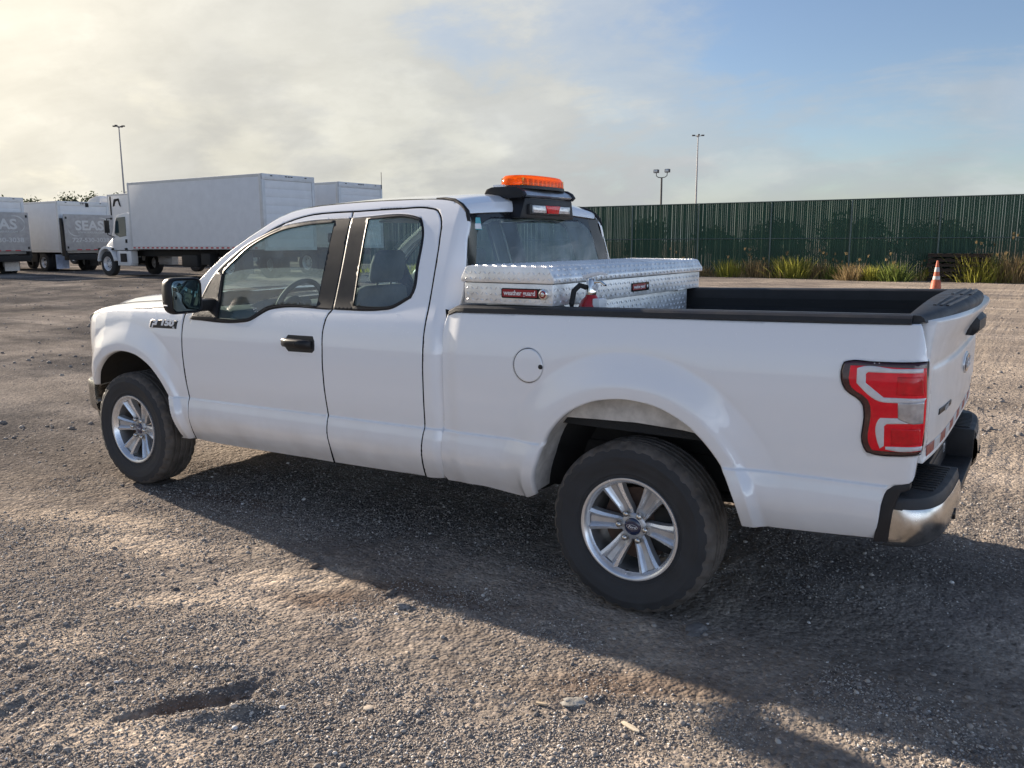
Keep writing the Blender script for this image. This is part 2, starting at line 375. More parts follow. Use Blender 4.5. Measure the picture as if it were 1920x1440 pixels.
def inset(p, d):
    """move a closed ccw outline inwards by d"""
    a = p-np.roll(p,1,0); b = np.roll(p,-1,0)-p
    a /= np.linalg.norm(a,axis=1,keepdims=True)+1e-12; b /= np.linalg.norm(b,axis=1,keepdims=True)+1e-12
    na = np.stack([-a[:,1],a[:,0]],1); nb = np.stack([-b[:,1],b[:,0]],1); m = na+nb; l = np.linalg.norm(m,axis=1,keepdims=True); m /= np.maximum(l,.35)
    k = np.clip(1/np.maximum((m*na).sum(1,keepdims=True),.5),1,1.6)
    return p+m*d*k
def inside(p, q):
    """points q inside outline p (even-odd)"""
    x, y = q[:,0], q[:,1]; r = np.zeros(len(q), bool); a = p; b = np.roll(p,-1,0)
    for (x1,y1),(x2,y2) in zip(a,b):
        if y1 == y2: continue
        c = (y1 > y) != (y2 > y); r ^= c & (x < (x2-x1)*(y-y1)/(y2-y1)+x1)
    return r
def seg_dist(p, q):
    d = np.full(len(q), 9.0); b = np.roll(p,-1,0)
    for A, B in zip(p,b):
        ab = B-A; t = np.clip(((q-A)@ab)/(ab@ab+1e-12),0,1); d = np.minimum(d, np.linalg.norm(q-(A+t[:,None]*ab),axis=1))
    return d
def panel(name, outline, surf, material, parent=None, holes=(), h=.025, rows=(), gap=.0025, roll=.004, depth=.02, mirror=False, raw=False, lift=0.0, polar=None, rr=None):
    """a formed sheet panel: outline in the 2D parameters (u,v); surf(u,v)->(N,3); edges rolled in and returned by depth"""
    def prep(o, sgn):
        o = np.array(o, float) if raw else smooth_line(o, True, h)
        if area2(o) < 0: o = o[::-1]
        return inset(o, gap*sgn)
    outl = [prep(outline, 1)]+[prep(k, -1) for k in holes]
    rings = []
    for i, o in enumerate(outl): rings.append((o, inset(o, .006 if i == 0 else -.006)))
    def ok(q, marg):
        r = inside(outl[0], q)
        for k in outl[1:]: r &= ~inside(k, q)
        if marg:
            for k in outl: r &= seg_dist(k, q) > marg
        return r
    u0, v0 = outl[0].min(0); u1, v1 = outl[0].max(0)
    us = np.arange(u0+h/2, u1, h); vs = np.arange(v0+h/2, v1, h)
    if len(rows): vs = np.array(sorted([v for v in vs if min(abs(v-r) for r in rows) > .008]+list(rows)))
    G = np.array([(a,b) for b in vs for a in us]) if len(us) and len(vs) else np.zeros((0,2))
    if polar is not None:
        cx_, op_ = polar; dx_, dz_ = G[:,0]-cx_, G[:,1]-ZW; dd = np.hypot(dx_,dz_)-np.interp(np.degrees(np.arctan2(dz_,dx_)),op_[0],op_[1])
        G = G[(dd > .232)|(G[:,1] < .42)]
        th_ = np.radians(np.arange(-12,192,2.0)); ro_ = np.interp(np.degrees(th_),op_[0],op_[1]); q_ = []
        for k_ in (.014,.030,.044,.050,.056,.066,.082,.100,.118,.136,.154,.170,.184,.195,.205,.218):
            q_.append(np.stack([cx_+(ro_+k_)*np.cos(th_), ZW+(ro_+k_)*np.sin(th_)],1))
        G = np.concatenate([G]+q_)
    if rr is not None and len(G):
        q_ = G[:,1]-.0206*(G[:,0]+1.0); G = G[np.all([np.abs(q_-a_) > .006 for a_ in rr],axis=0)]
        uu = np.arange(u0+.004,u1,.014); G = np.concatenate([G]+[np.stack([uu, a_+.0206*(uu+1.0)],1) for a_ in rr])
    if len(G): G = G[ok(G, .011 if polar is None else .009)]
    pts = []; edges = []; loops = []
    for o, i_ in rings:
        b = len(pts); n = len(o); pts += list(map(tuple,o)); edges += [(b+k, b+(k+1)%n) for k in range(n)]; loops.append((b,n))
    rin = []
    for o, i_ in rings:
        keep = ok(i_, .003); rin += list(map(tuple, i_[keep]))
    nb = len(pts)
    pts += rin+list(map(tuple,G))
    V, E_, F_, ov, oe, of = delaunay_2d_cdt([Vector(p) for p in pts], edges, [], 0, 1e-6)
    V = np.array([(v.x,v.y) for v in V]); T = np.array([f for f in F_ if len(f) == 3])
    cen = V[T].mean(1); T = T[ok(cen, 0)]
    src = [o_[0] if len(o_) else -1 for o_ in ov]
    e = 1e-3
    def S(q): return np.asarray(surf(q[:,0], q[:,1]), float)
    P = S(V); du = (S(V+[e,0])-S(V-[e,0])); dv = (S(V+[0,e])-S(V-[0,e])); Nn = np.cross(du,dv); Nn /= np.linalg.norm(Nn,axis=1,keepdims=True)+1e-12
    P = P+Nn*lift
    isb = np.array([0 <= s < nb for s in src])
    newidx = {s: i for i, s in enumerate(src) if s >= 0}
    Nm_ = Nn.mean(0); Nm_ /= np.linalg.norm(Nm_)+1e-9
    P[isb] -= Nn[isb]*roll
    verts = list(P); norms = list(Nn); faces = [tuple(t) for t in T]
    for (b,n) in loops:
        ids = [newidx.get(b+k) for k in range(n)]
        if any(i is None for i in ids): continue
        base = len(verts)
        for k, i in enumerate(ids):
            verts.append(P[i]-Nm_*depth); pr = P[ids[k-1]]; nx = P[ids[(k+1)%n]]; tg = nx-pr; o_ = np.cross(tg, Nn[i]); o_ /= np.linalg.norm(o_)+1e-12
            norms.append(o_); nn = Nn[i]+o_*.9; norms[i] = nn/np.linalg.norm(nn)
        for k in range(n):
            a, c = ids[k], ids[(k+1)%n]; faces.append((a, base+k, base+(k+1)%n, c))
    V3 = np.array(verts); N3 = np.array(norms)
    res = [mesh_obj(name, V3, [f if _ccw(V3,f,N3) else f[::-1] for f in faces], material, parent, normals=N3)]
    if mirror:
        Vm = V3*[1,-1,1]; Nm = N3*[1,-1,1]
        res.append(mesh_obj(name, Vm, [f if _ccw(Vm,f,Nm) else f[::-1] for f in faces], material, parent, normals=Nm))
    return res
def _ccw(V, f, Nn):
    a, b, c = V[f[0]], V[f[1]], V[f[2]]
    return np.dot(np.cross(b-a, c-a), Nn[f[0]]+Nn[f[1]]+Nn[f[2]]) >= 0
def sstep(a,b,x):
    t=np.clip((x-a)/(b-a),0,1); return t*t*(3-2*t)
def _tab(zs,ws,sig):
    g=np.arange(.2,2.1,.002); w=np.interp(g,zs,ws)
    k=np.exp(-.5*(np.arange(-40,41)*.002/sig)**2); k/=k.sum()
    return g,np.convolve(np.pad(w,40,mode='edge'),k,'valid')
BED_T=_tab([.2,.42,.47,.52,.57,.61,.66,.70,.72,.85,1.0,1.10,1.18,1.26,1.36,1.5],[.80,.902,.940,.968,.986,.992,.987,.977,.978,.989,.996,.992,.981,.963,.935,.90],.018)
CAB_T=_tab([.2,.42,.47,.52,.57,.61,.66,.70,.72,.85,1.0,1.10,1.18,1.25,1.285,1.33,1.43,1.53,1.63,1.73,1.80,1.85,1.885,1.92,2.1],
           [.80,.902,.940,.968,.986,.992,.987,.977,.978,.989,.994,.989,.975,.950,.932,.912,.875,.837,.797,.755,.718,.686,.650,.60,.35],.015)
FEN_T=_tab([.2,.42,.47,.52,.57,.61,.66,.70,.72,.85,1.0,1.10,1.18,1.25,1.285,1.33],[.80,.902,.940,.968,.986,.992,.987,.977,.978,.989,.994,.989,.975,.945,.91,.86],.015)
ZW=.383
def rake(x,z): return z-.0206*(x+1.0)
def flare(x,z,cx,opn):
    dx=x-cx; dz=z-ZW; r=np.hypot(dx,dz); th=np.degrees(np.arctan2(dz,dx))
    ro=np.interp(th,opn[0],opn[1])
    d=r-ro
    h=.034
    up=sstep(8,62,th)*sstep(185,150,th)
    out=np.where(d<.052,1-.10*np.clip((.052-d)/.052,0,1.5)**2,1-sstep(.048,.20,d)**.85)
    lipw=np.where(d<.052,1,1-sstep(.05,.09,d))
    f=out*up+lipw*(1-up)
    g=-.0015*np.exp(-((d-.197)/.016)**2)*up
    return np.where(th>-40,h*f*np.where(r>0,1,0)+g,0)
REAR_OPEN=([-30,0,13,24,44,61,75,90,105,120,136,152,172,180],[.50,.50,.508,.523,.547,.572,.583,.585,.582,.572,.547,.508,.492,.490])
FRONT_OPEN=([-10,0,13,31,41,54,70,84,102,119,138,160,180],[.515,.525,.538,.555,.563,.565,.558,.544,.528,.517,.515,.52,.53])
def W(x,z,part):
    x=np.asarray(x,float); z=np.asarray(z,float)
    q=rake(x,z)
    T={'bed':BED_T,'cab':CAB_T,'fender':FEN_T}[part]
    w=np.interp(q,T[0],T[1])
    w=w-.008*sstep(.7022,.7088,q)*np.exp(-np.clip(q-.7088,0,9)/.10)
    if part=='bed':
        w=w+flare(x,z,0.0,REAR_OPEN)
        w=w-14*np.clip(x-1.085,0,9)**2
        w=w-.012*sstep(-.90,-.985,x)
    elif part=='fender':
        w=w+flare(x,z,-3.683,FRONT_OPEN)*sstep(-4.42,-4.2,x)
        w=w-np.interp(x,[-4.5,-4.36,-4.29,-4.22,-4.14,-4.05,-3.9,-3.6,-3.0],[.32,.215,.145,.098,.060,.033,.012,.0,0])
    else:
        w=w-.055*sstep(-1.085,-.955,x)**1.3
    return w
OUT={'badge': [(-3.382, 1.147), (-3.103, 1.152), (-3.096, 1.102), (-3.368, 1.097)],
 'bed_side': [(-0.992, 1.295), (-1.009, 1.222), (-1.006, 1.099), (-1.007, 0.901), (-1.021, 0.708), (-1.026, 0.64), (-1.039, 0.516), (-1.06, 0.459),
              (-1.047, 0.419), (-0.835, 0.429), (-0.494, 0.445)],
 'bed_tail': [(0.494, 0.491), (0.72, 0.506), (0.994, 0.533), (1.006, 0.605), (1.015, 0.696), (1.027, 0.733), (1.049, 0.751), (1.099, 0.765),
              (1.11, 0.776), (1.117, 0.812), (1.123, 0.87), (1.131, 0.903), (1.136, 1.074), (1.126, 1.21), (1.124, 1.235), (1.114, 1.28),
              (1.096, 1.335), (1.092, 1.343), (0.998, 1.338), (0.664, 1.328), (0.216, 1.319), (-0.33, 1.309)],
 'cabbottom': [(-1.123, 0.422), (-1.176, 0.421)],
 'cpillar': [(-1.023, 1.765), (-1.003, 1.637), (-0.982, 1.486), (-0.972, 1.332), (-0.988, 1.25), (-0.998, 1.122), (-1.004, 0.897), (-1.014, 0.706),
             (-1.026, 0.522), (-1.055, 0.433)],
 'fender_front': [(-4.073, 1.061), (-4.114, 0.954), (-4.108, 0.845)],
 'fender_rear': [(-3.051, 1.188), (-3.047, 1.098), (-3.048, 0.989), (-3.045, 0.769), (-3.035, 0.667), (-3.03, 0.576), (-3.043, 0.477),
                 (-3.079, 0.383)],
 'fender_top': [(-4.034, 1.161), (-3.853, 1.187), (-3.378, 1.22), (-3.175, 1.231), (-3.051, 1.188)],
 'front_door': [(-1.821, 1.797), (-1.964, 1.795), (-2.152, 1.784), (-2.329, 1.746), (-2.445, 1.702), (-2.558, 1.637), (-2.671, 1.562),
                (-2.785, 1.476), (-2.862, 1.4), (-2.889, 1.338), (-3.04, 1.189), (-3.043, 1.098), (-3.043, 0.989), (-3.038, 0.77), (-3.034, 0.666),
                (-3.034, 0.574), (-3.045, 0.475), (-3.083, 0.377), (-2.916, 0.373), (-2.415, 0.384), (-1.851, 0.398), (-1.812, 0.5), (-1.81, 0.629),
                (-1.815, 0.755), (-1.819, 0.924), (-1.819, 1.052), (-1.822, 1.181), (-1.808, 1.247), (-1.782, 1.273), (-1.789, 1.497),
                (-1.811, 1.759)],
 'front_frame': [(-2.973, 1.168), (-2.839, 1.458), (-2.752, 1.532), (-2.622, 1.619), (-2.494, 1.674), (-2.382, 1.714), (-2.195, 1.744),
                 (-1.932, 1.757), (-1.817, 1.758), (-1.793, 1.497), (-1.787, 1.274), (-2.209, 1.266), (-2.272, 1.256), (-2.445, 1.18),
                 (-2.512, 1.171)],
 'front_glass': [(-2.777, 1.457), (-2.7, 1.527), (-2.611, 1.596), (-2.487, 1.656), (-2.372, 1.695), (-2.183, 1.725), (-1.932, 1.741), (-1.911, 1.285),
                 (-2.229, 1.28), (-2.293, 1.272), (-2.457, 1.193), (-2.521, 1.186), (-2.716, 1.183)],
 'fuel': [(-0.581, 1.071), (-0.424, 1.076), (-0.508, 1.154), (-0.496, 0.994)],
 'handle': [(-2.114, 1.086), (-2.087, 1.12), (-1.893, 1.123), (-1.878, 1.098), (-1.876, 1.051), (-1.893, 1.036), (-2.079, 1.032), (-2.104, 1.054)],
 'rear_door': [(-1.819, 1.797), (-1.496, 1.804), (-1.278, 1.802), (-1.219, 1.789), (-1.182, 1.752), (-1.154, 1.64), (-1.143, 1.523), (-1.131, 1.329),
               (-1.123, 1.193), (-1.12, 0.959), (-1.131, 0.704), (-1.137, 0.641), (-1.156, 0.507), (-1.18, 0.423), (-1.472, 0.411), (-1.846, 0.399),
               (-1.812, 0.5), (-1.81, 0.629), (-1.815, 0.755), (-1.819, 0.924), (-1.819, 1.052), (-1.822, 1.181), (-1.808, 1.247), (-1.782, 1.273),
               (-1.789, 1.497), (-1.811, 1.759)],
 'rear_frame': [(-1.805, 1.758), (-1.7, 1.764), (-1.369, 1.763), (-1.314, 1.75), (-1.293, 1.722), (-1.255, 1.498), (-1.249, 1.38), (-1.261, 1.352),
                (-1.381, 1.293), (-1.432, 1.286), (-1.775, 1.275), (-1.781, 1.497)],
 'rear_glass': [(-1.684, 1.753), (-1.364, 1.751), (-1.32, 1.738), (-1.303, 1.721), (-1.266, 1.498), (-1.26, 1.38), (-1.268, 1.36), (-1.391, 1.304),
                (-1.416, 1.301), (-1.641, 1.297)],
 'roofline': [(-2.989, 1.41), (-2.909, 1.479), (-2.816, 1.551), (-2.697, 1.625), (-2.58, 1.689), (-2.415, 1.775), (-2.32, 1.808), (-2.209, 1.828),
              (-2.112, 1.838), (-2.0, 1.844), (-1.762, 1.852), (-1.528, 1.854), (-1.306, 1.852), (-1.196, 1.847)],
 'tail_outer': [(0.865, 1.196), (0.853, 1.191), (0.848, 1.178), (0.853, 1.113), (0.863, 1.095), (0.919, 1.056), (0.929, 1.04), (0.933, 1.019),
                (0.939, 0.885), (0.949, 0.869), (0.977, 0.863), (1.052, 0.867), (1.104, 0.874), (1.125, 0.878), (1.133, 0.896), (1.136, 0.985),
                (1.137, 1.073), (1.132, 1.159), (1.127, 1.21), (1.105, 1.208), (1.029, 1.202), (0.949, 1.199)],
 'tail_red': [(0.876, 1.183), (0.879, 1.115), (0.886, 1.104), (0.943, 1.065), (0.953, 1.045), (0.956, 1.025), (0.963, 0.888), (0.97, 0.879),
              (1.051, 0.884), (1.127, 0.892), (1.133, 0.985), (1.132, 1.073), (1.124, 1.19), (1.03, 1.186), (0.95, 1.186)],
 'tail_reverse': [(1.045, 1.063), (1.125, 1.072), (1.126, 0.995), (1.087, 0.993), (1.049, 1.005)],
 'tail_white_bottom': [(1.012, 0.899), (1.129, 0.911), (1.128, 0.896), (1.047, 0.886), (1.013, 0.889)],
 'tail_white_lower': [(1.048, 1.008), (0.989, 1.003), (0.983, 0.994), (0.987, 0.907), (0.994, 0.89), (1.007, 0.901), (1.004, 0.974), (1.012, 0.983),
                      (1.082, 0.992), (1.049, 1.005)],
 'tail_white_upper': [(0.908, 1.179), (0.9, 1.175), (0.902, 1.122), (0.909, 1.115), (0.981, 1.063), (1.045, 1.063), (1.125, 1.072), (1.13, 1.085),
                      (0.996, 1.078), (0.933, 1.125), (0.931, 1.157), (0.938, 1.164), (1.032, 1.168), (1.115, 1.174), (1.115, 1.189), (1.03, 1.182)]}
# ================================================================== ground
def lattice(seed):
    g = np.random.default_rng(seed).random((256,256))
    def f(x, y):
        xi = np.floor(x).astype(int); yi = np.floor(y).astype(int); fx = x-xi; fy = y-yi
        fx = fx*fx*(3-2*fx); fy = fy*fy*(3-2*fy); a = g[xi%256,yi%256]; b = g[(xi+1)%256,yi%256]; c = g[xi%256,(yi+1)%256]; d = g[(xi+1)%256,(yi+1)%256]
        return (a*(1-fx)+b*fx)*(1-fy)+(c*(1-fx)+d*fx)*fy-.5
    return f
NZ = [lattice(k) for k in range(12)]
def fbm(x, y, s, o=4, k=0, rough=.5):
    r = 0; a = 1
    for i in range(o):
        r = r+a*NZ[(k+i)%12](x*s+17.3*i, y*s-9.1*i); s *= 2.03; a *= rough
    return r
def blob(x, y, cx, cy, rx, ry, ang):
    c, s = math.cos(R(ang)), math.sin(R(ang)); u = ((x-cx)*c+(y-cy)*s)/rx; v = (-(x-cx)*s+(y-cy)*c)/ry
    return np.exp(-(u*u+v*v))
def terrain(x, y):
    """large shape: the yard rises a little towards the parked lorries"""
    return .33*sstep(-10,-27,x)*sstep(4,12,y+0*x)+.22*sstep(-40,-120,x)
SAND = [(-1.6,-1.56,.30,.13,30),(-1.74,-1.97,.35,.12,30),(-.92,-2.74,.30,.12,25),(-2.64,-1.66,.6,.16,25),(-3.3,-1.61,.7,.2,20),(.6,-2.0,.30,.14,30),(-1.30,-1.42,.20,.10,30),(-1.95,-2.6,.4,.12,32)]
DAMP = [(-1.22,-1.60,.26,.10,25),(-1.05,-1.30,.30,.09,20),(-.72,-1.25,.28,.08,15),(-2.86,-.85,.5,.14,10),(-.98,-2.52,.16,.07,40),(.25,-1.55,.4,.12,25)]
def hole(x, y):
    """boot and tyre print pressed in the soft soil, worn edges, loose soil pushed up on the near side"""
    c, s = math.cos(R(53)), math.sin(R(53)); n1_ = fbm(x,y,7,3,5); n2_ = fbm(x,y,15,3,2)
    u = (x+.93)*c+(y+2.44)*s; v = -(x+.93)*s+(y+2.44)*c+.022*n1_
    def dip(cu, cv, ru, rv, p=2.0): return sstep(0,.75,np.clip(1-(np.abs((u-cu)/ru)**p+np.abs((v-cv)/rv)**2)+.25*n2_,0,1))
    z = -.050*dip(-.03,-.005,.20,.060,3)-.030*dip(-.22,-.02,.12,.032)-.026*dip(.12,.055,.075,.040)-.014*dip(.03,.060,.05,.030)
    for k in range(7): z += -.012*dip(-.14+.058*k,.112+.012*math.sin(k*2.1),.021,.016)
    pile = np.exp(-((v+.088)/.036)**2)*np.clip(1-((u-.02)/.27)**4,0,1)
    z += .017*pile*(1+1.5*n1_+.8*n2_)+.006*np.exp(-((v-.09)/.05)**2)*np.clip(1-(u/.27)**4,0,1)
    return z
def micro(x, y):
    z = .030*fbm(x,y,.35,3,0)+.014*fbm(x,y,1.9,3,3)
    pat = np.clip(.5+2.2*fbm(x,y,.55,3,7),0,1)
    z += (.006+.009*pat)*fbm(x,y,9,4,1,.62)
    # old tyre tracks running along the yard
    c, s = math.cos(R(24)), math.sin(R(24)); u = x*c+y*s; v = -x*s+y*c
    for v0, a in ((-1.35,.5),(-1.75,.8),(-2.10,.7),(2.6,.8),(4.1,.7),(6.5,.7)):
        band = np.exp(-((v-v0+.08*fbm(x,y,.5,2,4))/.11)**2)
        brk = np.clip(.25+1.8*fbm(x,y,.7,2,9),0,1)
        z += a*band*brk*(-.016+.011*np.sign(np.sin(u*44+18*np.abs(v-v0)))*np.clip(.5+2*fbm(x,y,3,2,6),0,1))
    # transverse tread bars pressed in by lorry tyres
    for y0, wd, x0, x1, am in ((-2.82,.20,-4.2,-1.15,.62),(1.9,.3,-20,-5,1.0)):
        bd = np.exp(-((y-y0+.05*fbm(x,y,.9,2,5))/wd)**4)*sstep(x1+.25,x1-.1,x)*sstep(x0-.3,x0+.3,x)*np.clip(.35+1.7*fbm(x,y,1.3,2,7),0,1)
        z += am*.013*bd*np.tanh(1.6*np.sin(58*x+30*y+9*fbm(x,y,3.0,3,1))+2.5*fbm(x,y,9,3,4))
    z += .012*np.exp(-((v+1.62+.05*fbm(x,y,2,2,2))/.03)**2)*np.clip(.3+2*fbm(x,y,.9,2,3),0,1)
    return z
def ground_z(x, y):
    x = np.asarray(x,float); y = np.asarray(y,float)
    near = sstep(60,18,np.hypot(x,y+2))
    z = micro(x,y)*near
    for cx, cy in ((0,-.8585),(0,.8585),(-3.683,-.8585),(-3.683,.8585)):
        k = np.exp(-(((x-cx)/.22)**4+((y-cy)/.17)**4)); z = z*(1-k)-.004*k
    return z+terrain(x,y)+np.where((np.abs(x+.93)<.6)&(np.abs(y+2.44)<.6),hole(x,y),0)
def graded(lo, hi, c0, c1, d, grow):
    a = list(np.arange(c0,c1+1e-9,d)); s = d; v = c1
    while v < hi: s = min(s*grow,40); v += s; a.append(v)
    s = d; v = c0
    while v > lo: s = min(s*grow,40); v -= s; a.insert(0,v)
    return np.array(a)
gx = graded(-900,700,-2.9,1.9,.0135,1.035); gy = graded(-300,900,-3.15,-.9,.0135,1.035)
GX, GY = np.meshgrid(gx, gy); gzv = ground_z(GX.ravel(), GY.ravel())
co = np.stack([GX.ravel(), GY.ravel(), gzv], 1).astype(np.float32)
nx, ny = len(gx), len(gy)
ii = np.arange((ny-1)*(nx-1)); r_ = ii//(nx-1); c_ = ii%(nx-1); a_ = r_*nx+c_
quads = np.stack([a_,a_+1,a_+nx+1,a_+nx],1).astype(np.int32)
def np_mesh(name, co, faces):
    me = bpy.data.meshes.new(name); k = faces.shape[1]
    me.vertices.add(len(co)); me.vertices.foreach_set('co', co.astype(np.float32).ravel())
    me.loops.add(faces.size); me.loops.foreach_set('vertex_index', faces.astype(np.int32).ravel())
    me.polygons.add(len(faces)); me.polygons.foreach_set('loop_start', np.arange(0,faces.size,k,dtype=np.int32)); me.polygons.foreach_set('loop_total', np.full(len(faces),k,dtype=np.int32))
    me.update(calc_edges=True); return me
gme = np_mesh('ground', co, quads)
gme.polygons.foreach_set('use_smooth', np.ones(len(quads),bool))
sand = np.zeros(len(co)); damp = np.zeros(len(co)); X_, Y_ = co[:,0], co[:,1]
wx = X_+.10*fbm(X_,Y_,3,3,1); wy = Y_+.10*fbm(X_,Y_,3,3,4)
for b in SAND: sand = np.maximum(sand, blob(wx,wy,*b))
for b in DAMP: damp = np.maximum(damp, blob(wx,wy,*b))
graze = sstep(-3.5,-8.5,X_+1.2*Y_*.15+3.0*fbm(X_,Y_,.16,3,6))*sstep(45,30,Y_)  # far left darkened: self-shadow of rough soil at grazing sun, put into colour
tan_ = sstep(-1.5,2.5,X_+.25*Y_+2.5*fbm(X_,Y_,.2,3,2))*sstep(.5,3,Y_)
for nm, arr in (('sand',sand),('damp',damp),('grazing_shade',graze),('tan',tan_)):
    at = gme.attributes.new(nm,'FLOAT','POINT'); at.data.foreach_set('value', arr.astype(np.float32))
ground = link(bpy.data.objects.new('ground', gme)); tag(ground, kind='structure')
def soil_mat():
    m = bpy.data.materials.new('gravelly_soil'); m.use_nodes = True; t = m.node_tree; b = t.nodes['Principled BSDF']; ln = t.links
    b.inputs['Roughness'].default_value = 1.0; b.inputs['Specular IOR Level'].default_value = .0
    g = t.nodes.new('ShaderNodeNewGeometry')
    def noise(s, d=8, r=.6):
        n = t.nodes.new('ShaderNodeTexNoise'); n.inputs['Scale'].default_value = s; n.inputs['Detail'].default_value = d; n.inputs['Roughness'].default_value = r; ln.new(g.outputs['Position'], n.inputs['Vector']); return n.outputs[0]
    def ramp(f, pts):
        n = t.nodes.new('ShaderNodeValToRGB'); cr = n.color_ramp
        while len(cr.elements) < len(pts): cr.elements.new(.5)
        for e, (p, c) in zip(cr.elements, pts): e.position = p; e.color = (*c,1) if not isinstance(c,(int,float)) else (c,c,c,1)
        ln.new(f, n.inputs[0]); return n.outputs[0]
    def mix(f, a, c, bt='MIX'):
        n = t.nodes.new('ShaderNodeMix'); n.data_type = 'RGBA'; n.blend_type = bt
        for s, v in ((n.inputs[0],f),(n.inputs[6],a),(n.inputs[7],c)):
            if isinstance(v,(int,float)): s.default_value = v
            elif isinstance(v,tuple): s.default_value = (*v,1)
            else: ln.new(v,s)
        return n.outputs[2]
    base = ramp(noise(.45,6,.62), [(.30,(.180,.158,.140)),(.47,(.255,.222,.192)),(.60,(.335,.287,.240)),(.75,(.41,.350,.286))])
    base = mix(ramp(noise(2.3,7,.65),[(.38,0),(.62,1)]), base, mix(.55, base, (.150,.128,.116)))
    at1 = t.nodes.new('ShaderNodeAttribute'); at1.attribute_name = 'sand'; at2 = t.nodes.new('ShaderNodeAttribute'); at2.attribute_name = 'damp'
    base = mix(ramp(at1.outputs['Fac'],[(.15,0),(.75,.75)]), base, (.46,.385,.31))
    base = mix(ramp(at2.outputs['Fac'],[(.15,0),(.8,.62)]), base, (.125,.088,.068))
    at3 = t.nodes.new('ShaderNodeAttribute'); at3.attribute_name = 'grazing_shade'; at4 = t.nodes.new('ShaderNodeAttribute'); at4.attribute_name = 'tan'
    base = mix(at3.outputs['Fac'], base, mix(ramp(noise(.30,8,.68),[(.44,0),(.62,.9)]), (.108,.101,.097), (.27,.240,.212)))  # painted shading of the rough far ground, broken by paler soil
    base = mix(ramp(at4.outputs['Fac'],[(.1,0),(.9,.7)]), base, mix(ramp(noise(.35,5,.6),[(.38,0),(.62,1)]), (.24,.205,.175), (.42,.35,.28)))
    # stones seen only as grain
    v = t.nodes.new('ShaderNodeTexVoronoi'); v.inputs['Scale'].default_value = 62; ln.new(g.outputs['Position'], v.inputs['Vector'])
    v2 = t.nodes.new('ShaderNodeTexVoronoi'); v2.inputs['Scale'].default_value = 23; ln.new(g.outputs['Position'], v2.inputs['Vector'])
    sp = t.nodes.new('ShaderNodeSeparateColor'); ln.new(v.outputs['Color'], sp.inputs[0])
    base = mix(ramp(sp.outputs[0],[(.55,0),(.95,.7)]), base, mix(1.0, base, mix(sp.outputs[1], (.42,.42,.43), (1.9,1.85,1.8)), 'MULTIPLY'))
    st = t.nodes.new('ShaderNodeMapping'); st.inputs['Rotation'].default_value = (0,0,R(-28)); st.inputs['Scale'].default_value = (.25,1.3,1); ln.new(g.outputs['Position'], st.inputs[0])
    ns = t.nodes.new('ShaderNodeTexNoise'); ns.inputs['Scale'].default_value = .9; ns.inputs['Detail'].default_value = 7; ns.inputs['Roughness'].default_value = .65; ln.new(st.outputs[0], ns.inputs['Vector'])
    base = mix(1.0, base, ramp(ns.outputs[0],[(.30,.72),(.50,.97),(.66,1.30)]), 'MULTIPLY')
    base = mix(1.0, base, ramp(noise(38,6,.7),[(.25,.62),(.75,1.38)]), 'MULTIPLY')
    ln.new(base, b.inputs['Base Color'])
    ad = t.nodes.new('ShaderNodeMath'); ad.operation = 'ADD'; ln.new(v.outputs['Distance'], ad.inputs[0])
    m2 = t.nodes.new('ShaderNodeMath'); m2.operation = 'MULTIPLY'; m2.inputs[1].default_value = 1.6; ln.new(v2.outputs['Distance'], m2.inputs[0]); ln.new(m2.outputs[0], ad.inputs[1])
    m3 = t.nodes.new('ShaderNodeMath'); m3.operation = 'MULTIPLY_ADD'; m3.inputs[1].default_value = 1.4; ln.new(noise(14,8,.7), m3.inputs[0]); ln.new(ad.outputs[0], m3.inputs[2])
    bp = t.nodes.new('ShaderNodeBump'); bp.inputs['Strength'].default_value = .7; bp.inputs['Distance'].default_value = .010; bp.invert = True
    ln.new(m3.outputs[0], bp.inputs['Height']); ln.new(bp.outputs[0], b.inputs['Normal'])
    return m
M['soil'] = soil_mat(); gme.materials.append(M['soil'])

# ---- loose gravel: tens of thousands of stones, one object
def pebble_mat():
    m = bpy.data.materials.new('gravel_stone'); m.use_nodes = True; t = m.node_tree; b = t.nodes['Principled BSDF']; b.inputs['Roughness'].default_value = .85; b.inputs['Specular IOR Level'].default_value = .25
    a = t.nodes.new('ShaderNodeAttribute'); a.attribute_name = 'tone'
    r = t.nodes.new('ShaderNodeValToRGB'); cr = r.color_ramp
    pts = [(0,(.085,.080,.078)),(.25,(.185,.170,.160)),(.50,(.285,.257,.232)),(.75,(.41,.368,.325)),(.93,(.54,.505,.46)),(1,(.70,.67,.63))]
    while len(cr.elements) < len(pts): cr.elements.new(.5)
    for e,(p,c) in zip(cr.elements,pts): e.position = p; e.color = (*c,1)
    t.links.new(a.outputs['Fac'], r.inputs[0]); t.links.new(r.outputs[0], b.inputs['Base Color']); return m
M['stone'] = pebble_mat()
PH = (1+5**.5)/2
ICO = np.array([(-1,PH,0),(1,PH,0),(-1,-PH,0),(1,-PH,0),(0,-1,PH),(0,1,PH),(0,-1,-PH),(0,1,-PH),(PH,0,-1),(PH,0,1),(-PH,0,-1),(-PH,0,1)])/math.hypot(1,PH)
ICF = np.array([(0,11,5),(0,5,1),(0,1,7),(0,7,10),(0,10,11),(1,5,9),(5,11,4),(11,10,2),(10,7,6),(7,1,8),(3,9,4),(3,4,2),(3,2,6),(3,6,8),(3,8,9),(4,9,5),(2,4,11),(6,2,10),(8,6,7),(9,8,1)])
OCT = np.array([(1,0,0),(-1,0,0),(0,1,0),(0,-1,0),(0,0,1),(0,0,-1)],float); OCF = np.array([(0,2,4),(2,1,4),(1,3,4),(3,0,4),(2,0,5),(1,2,5),(3,1,5),(0,3,5)])
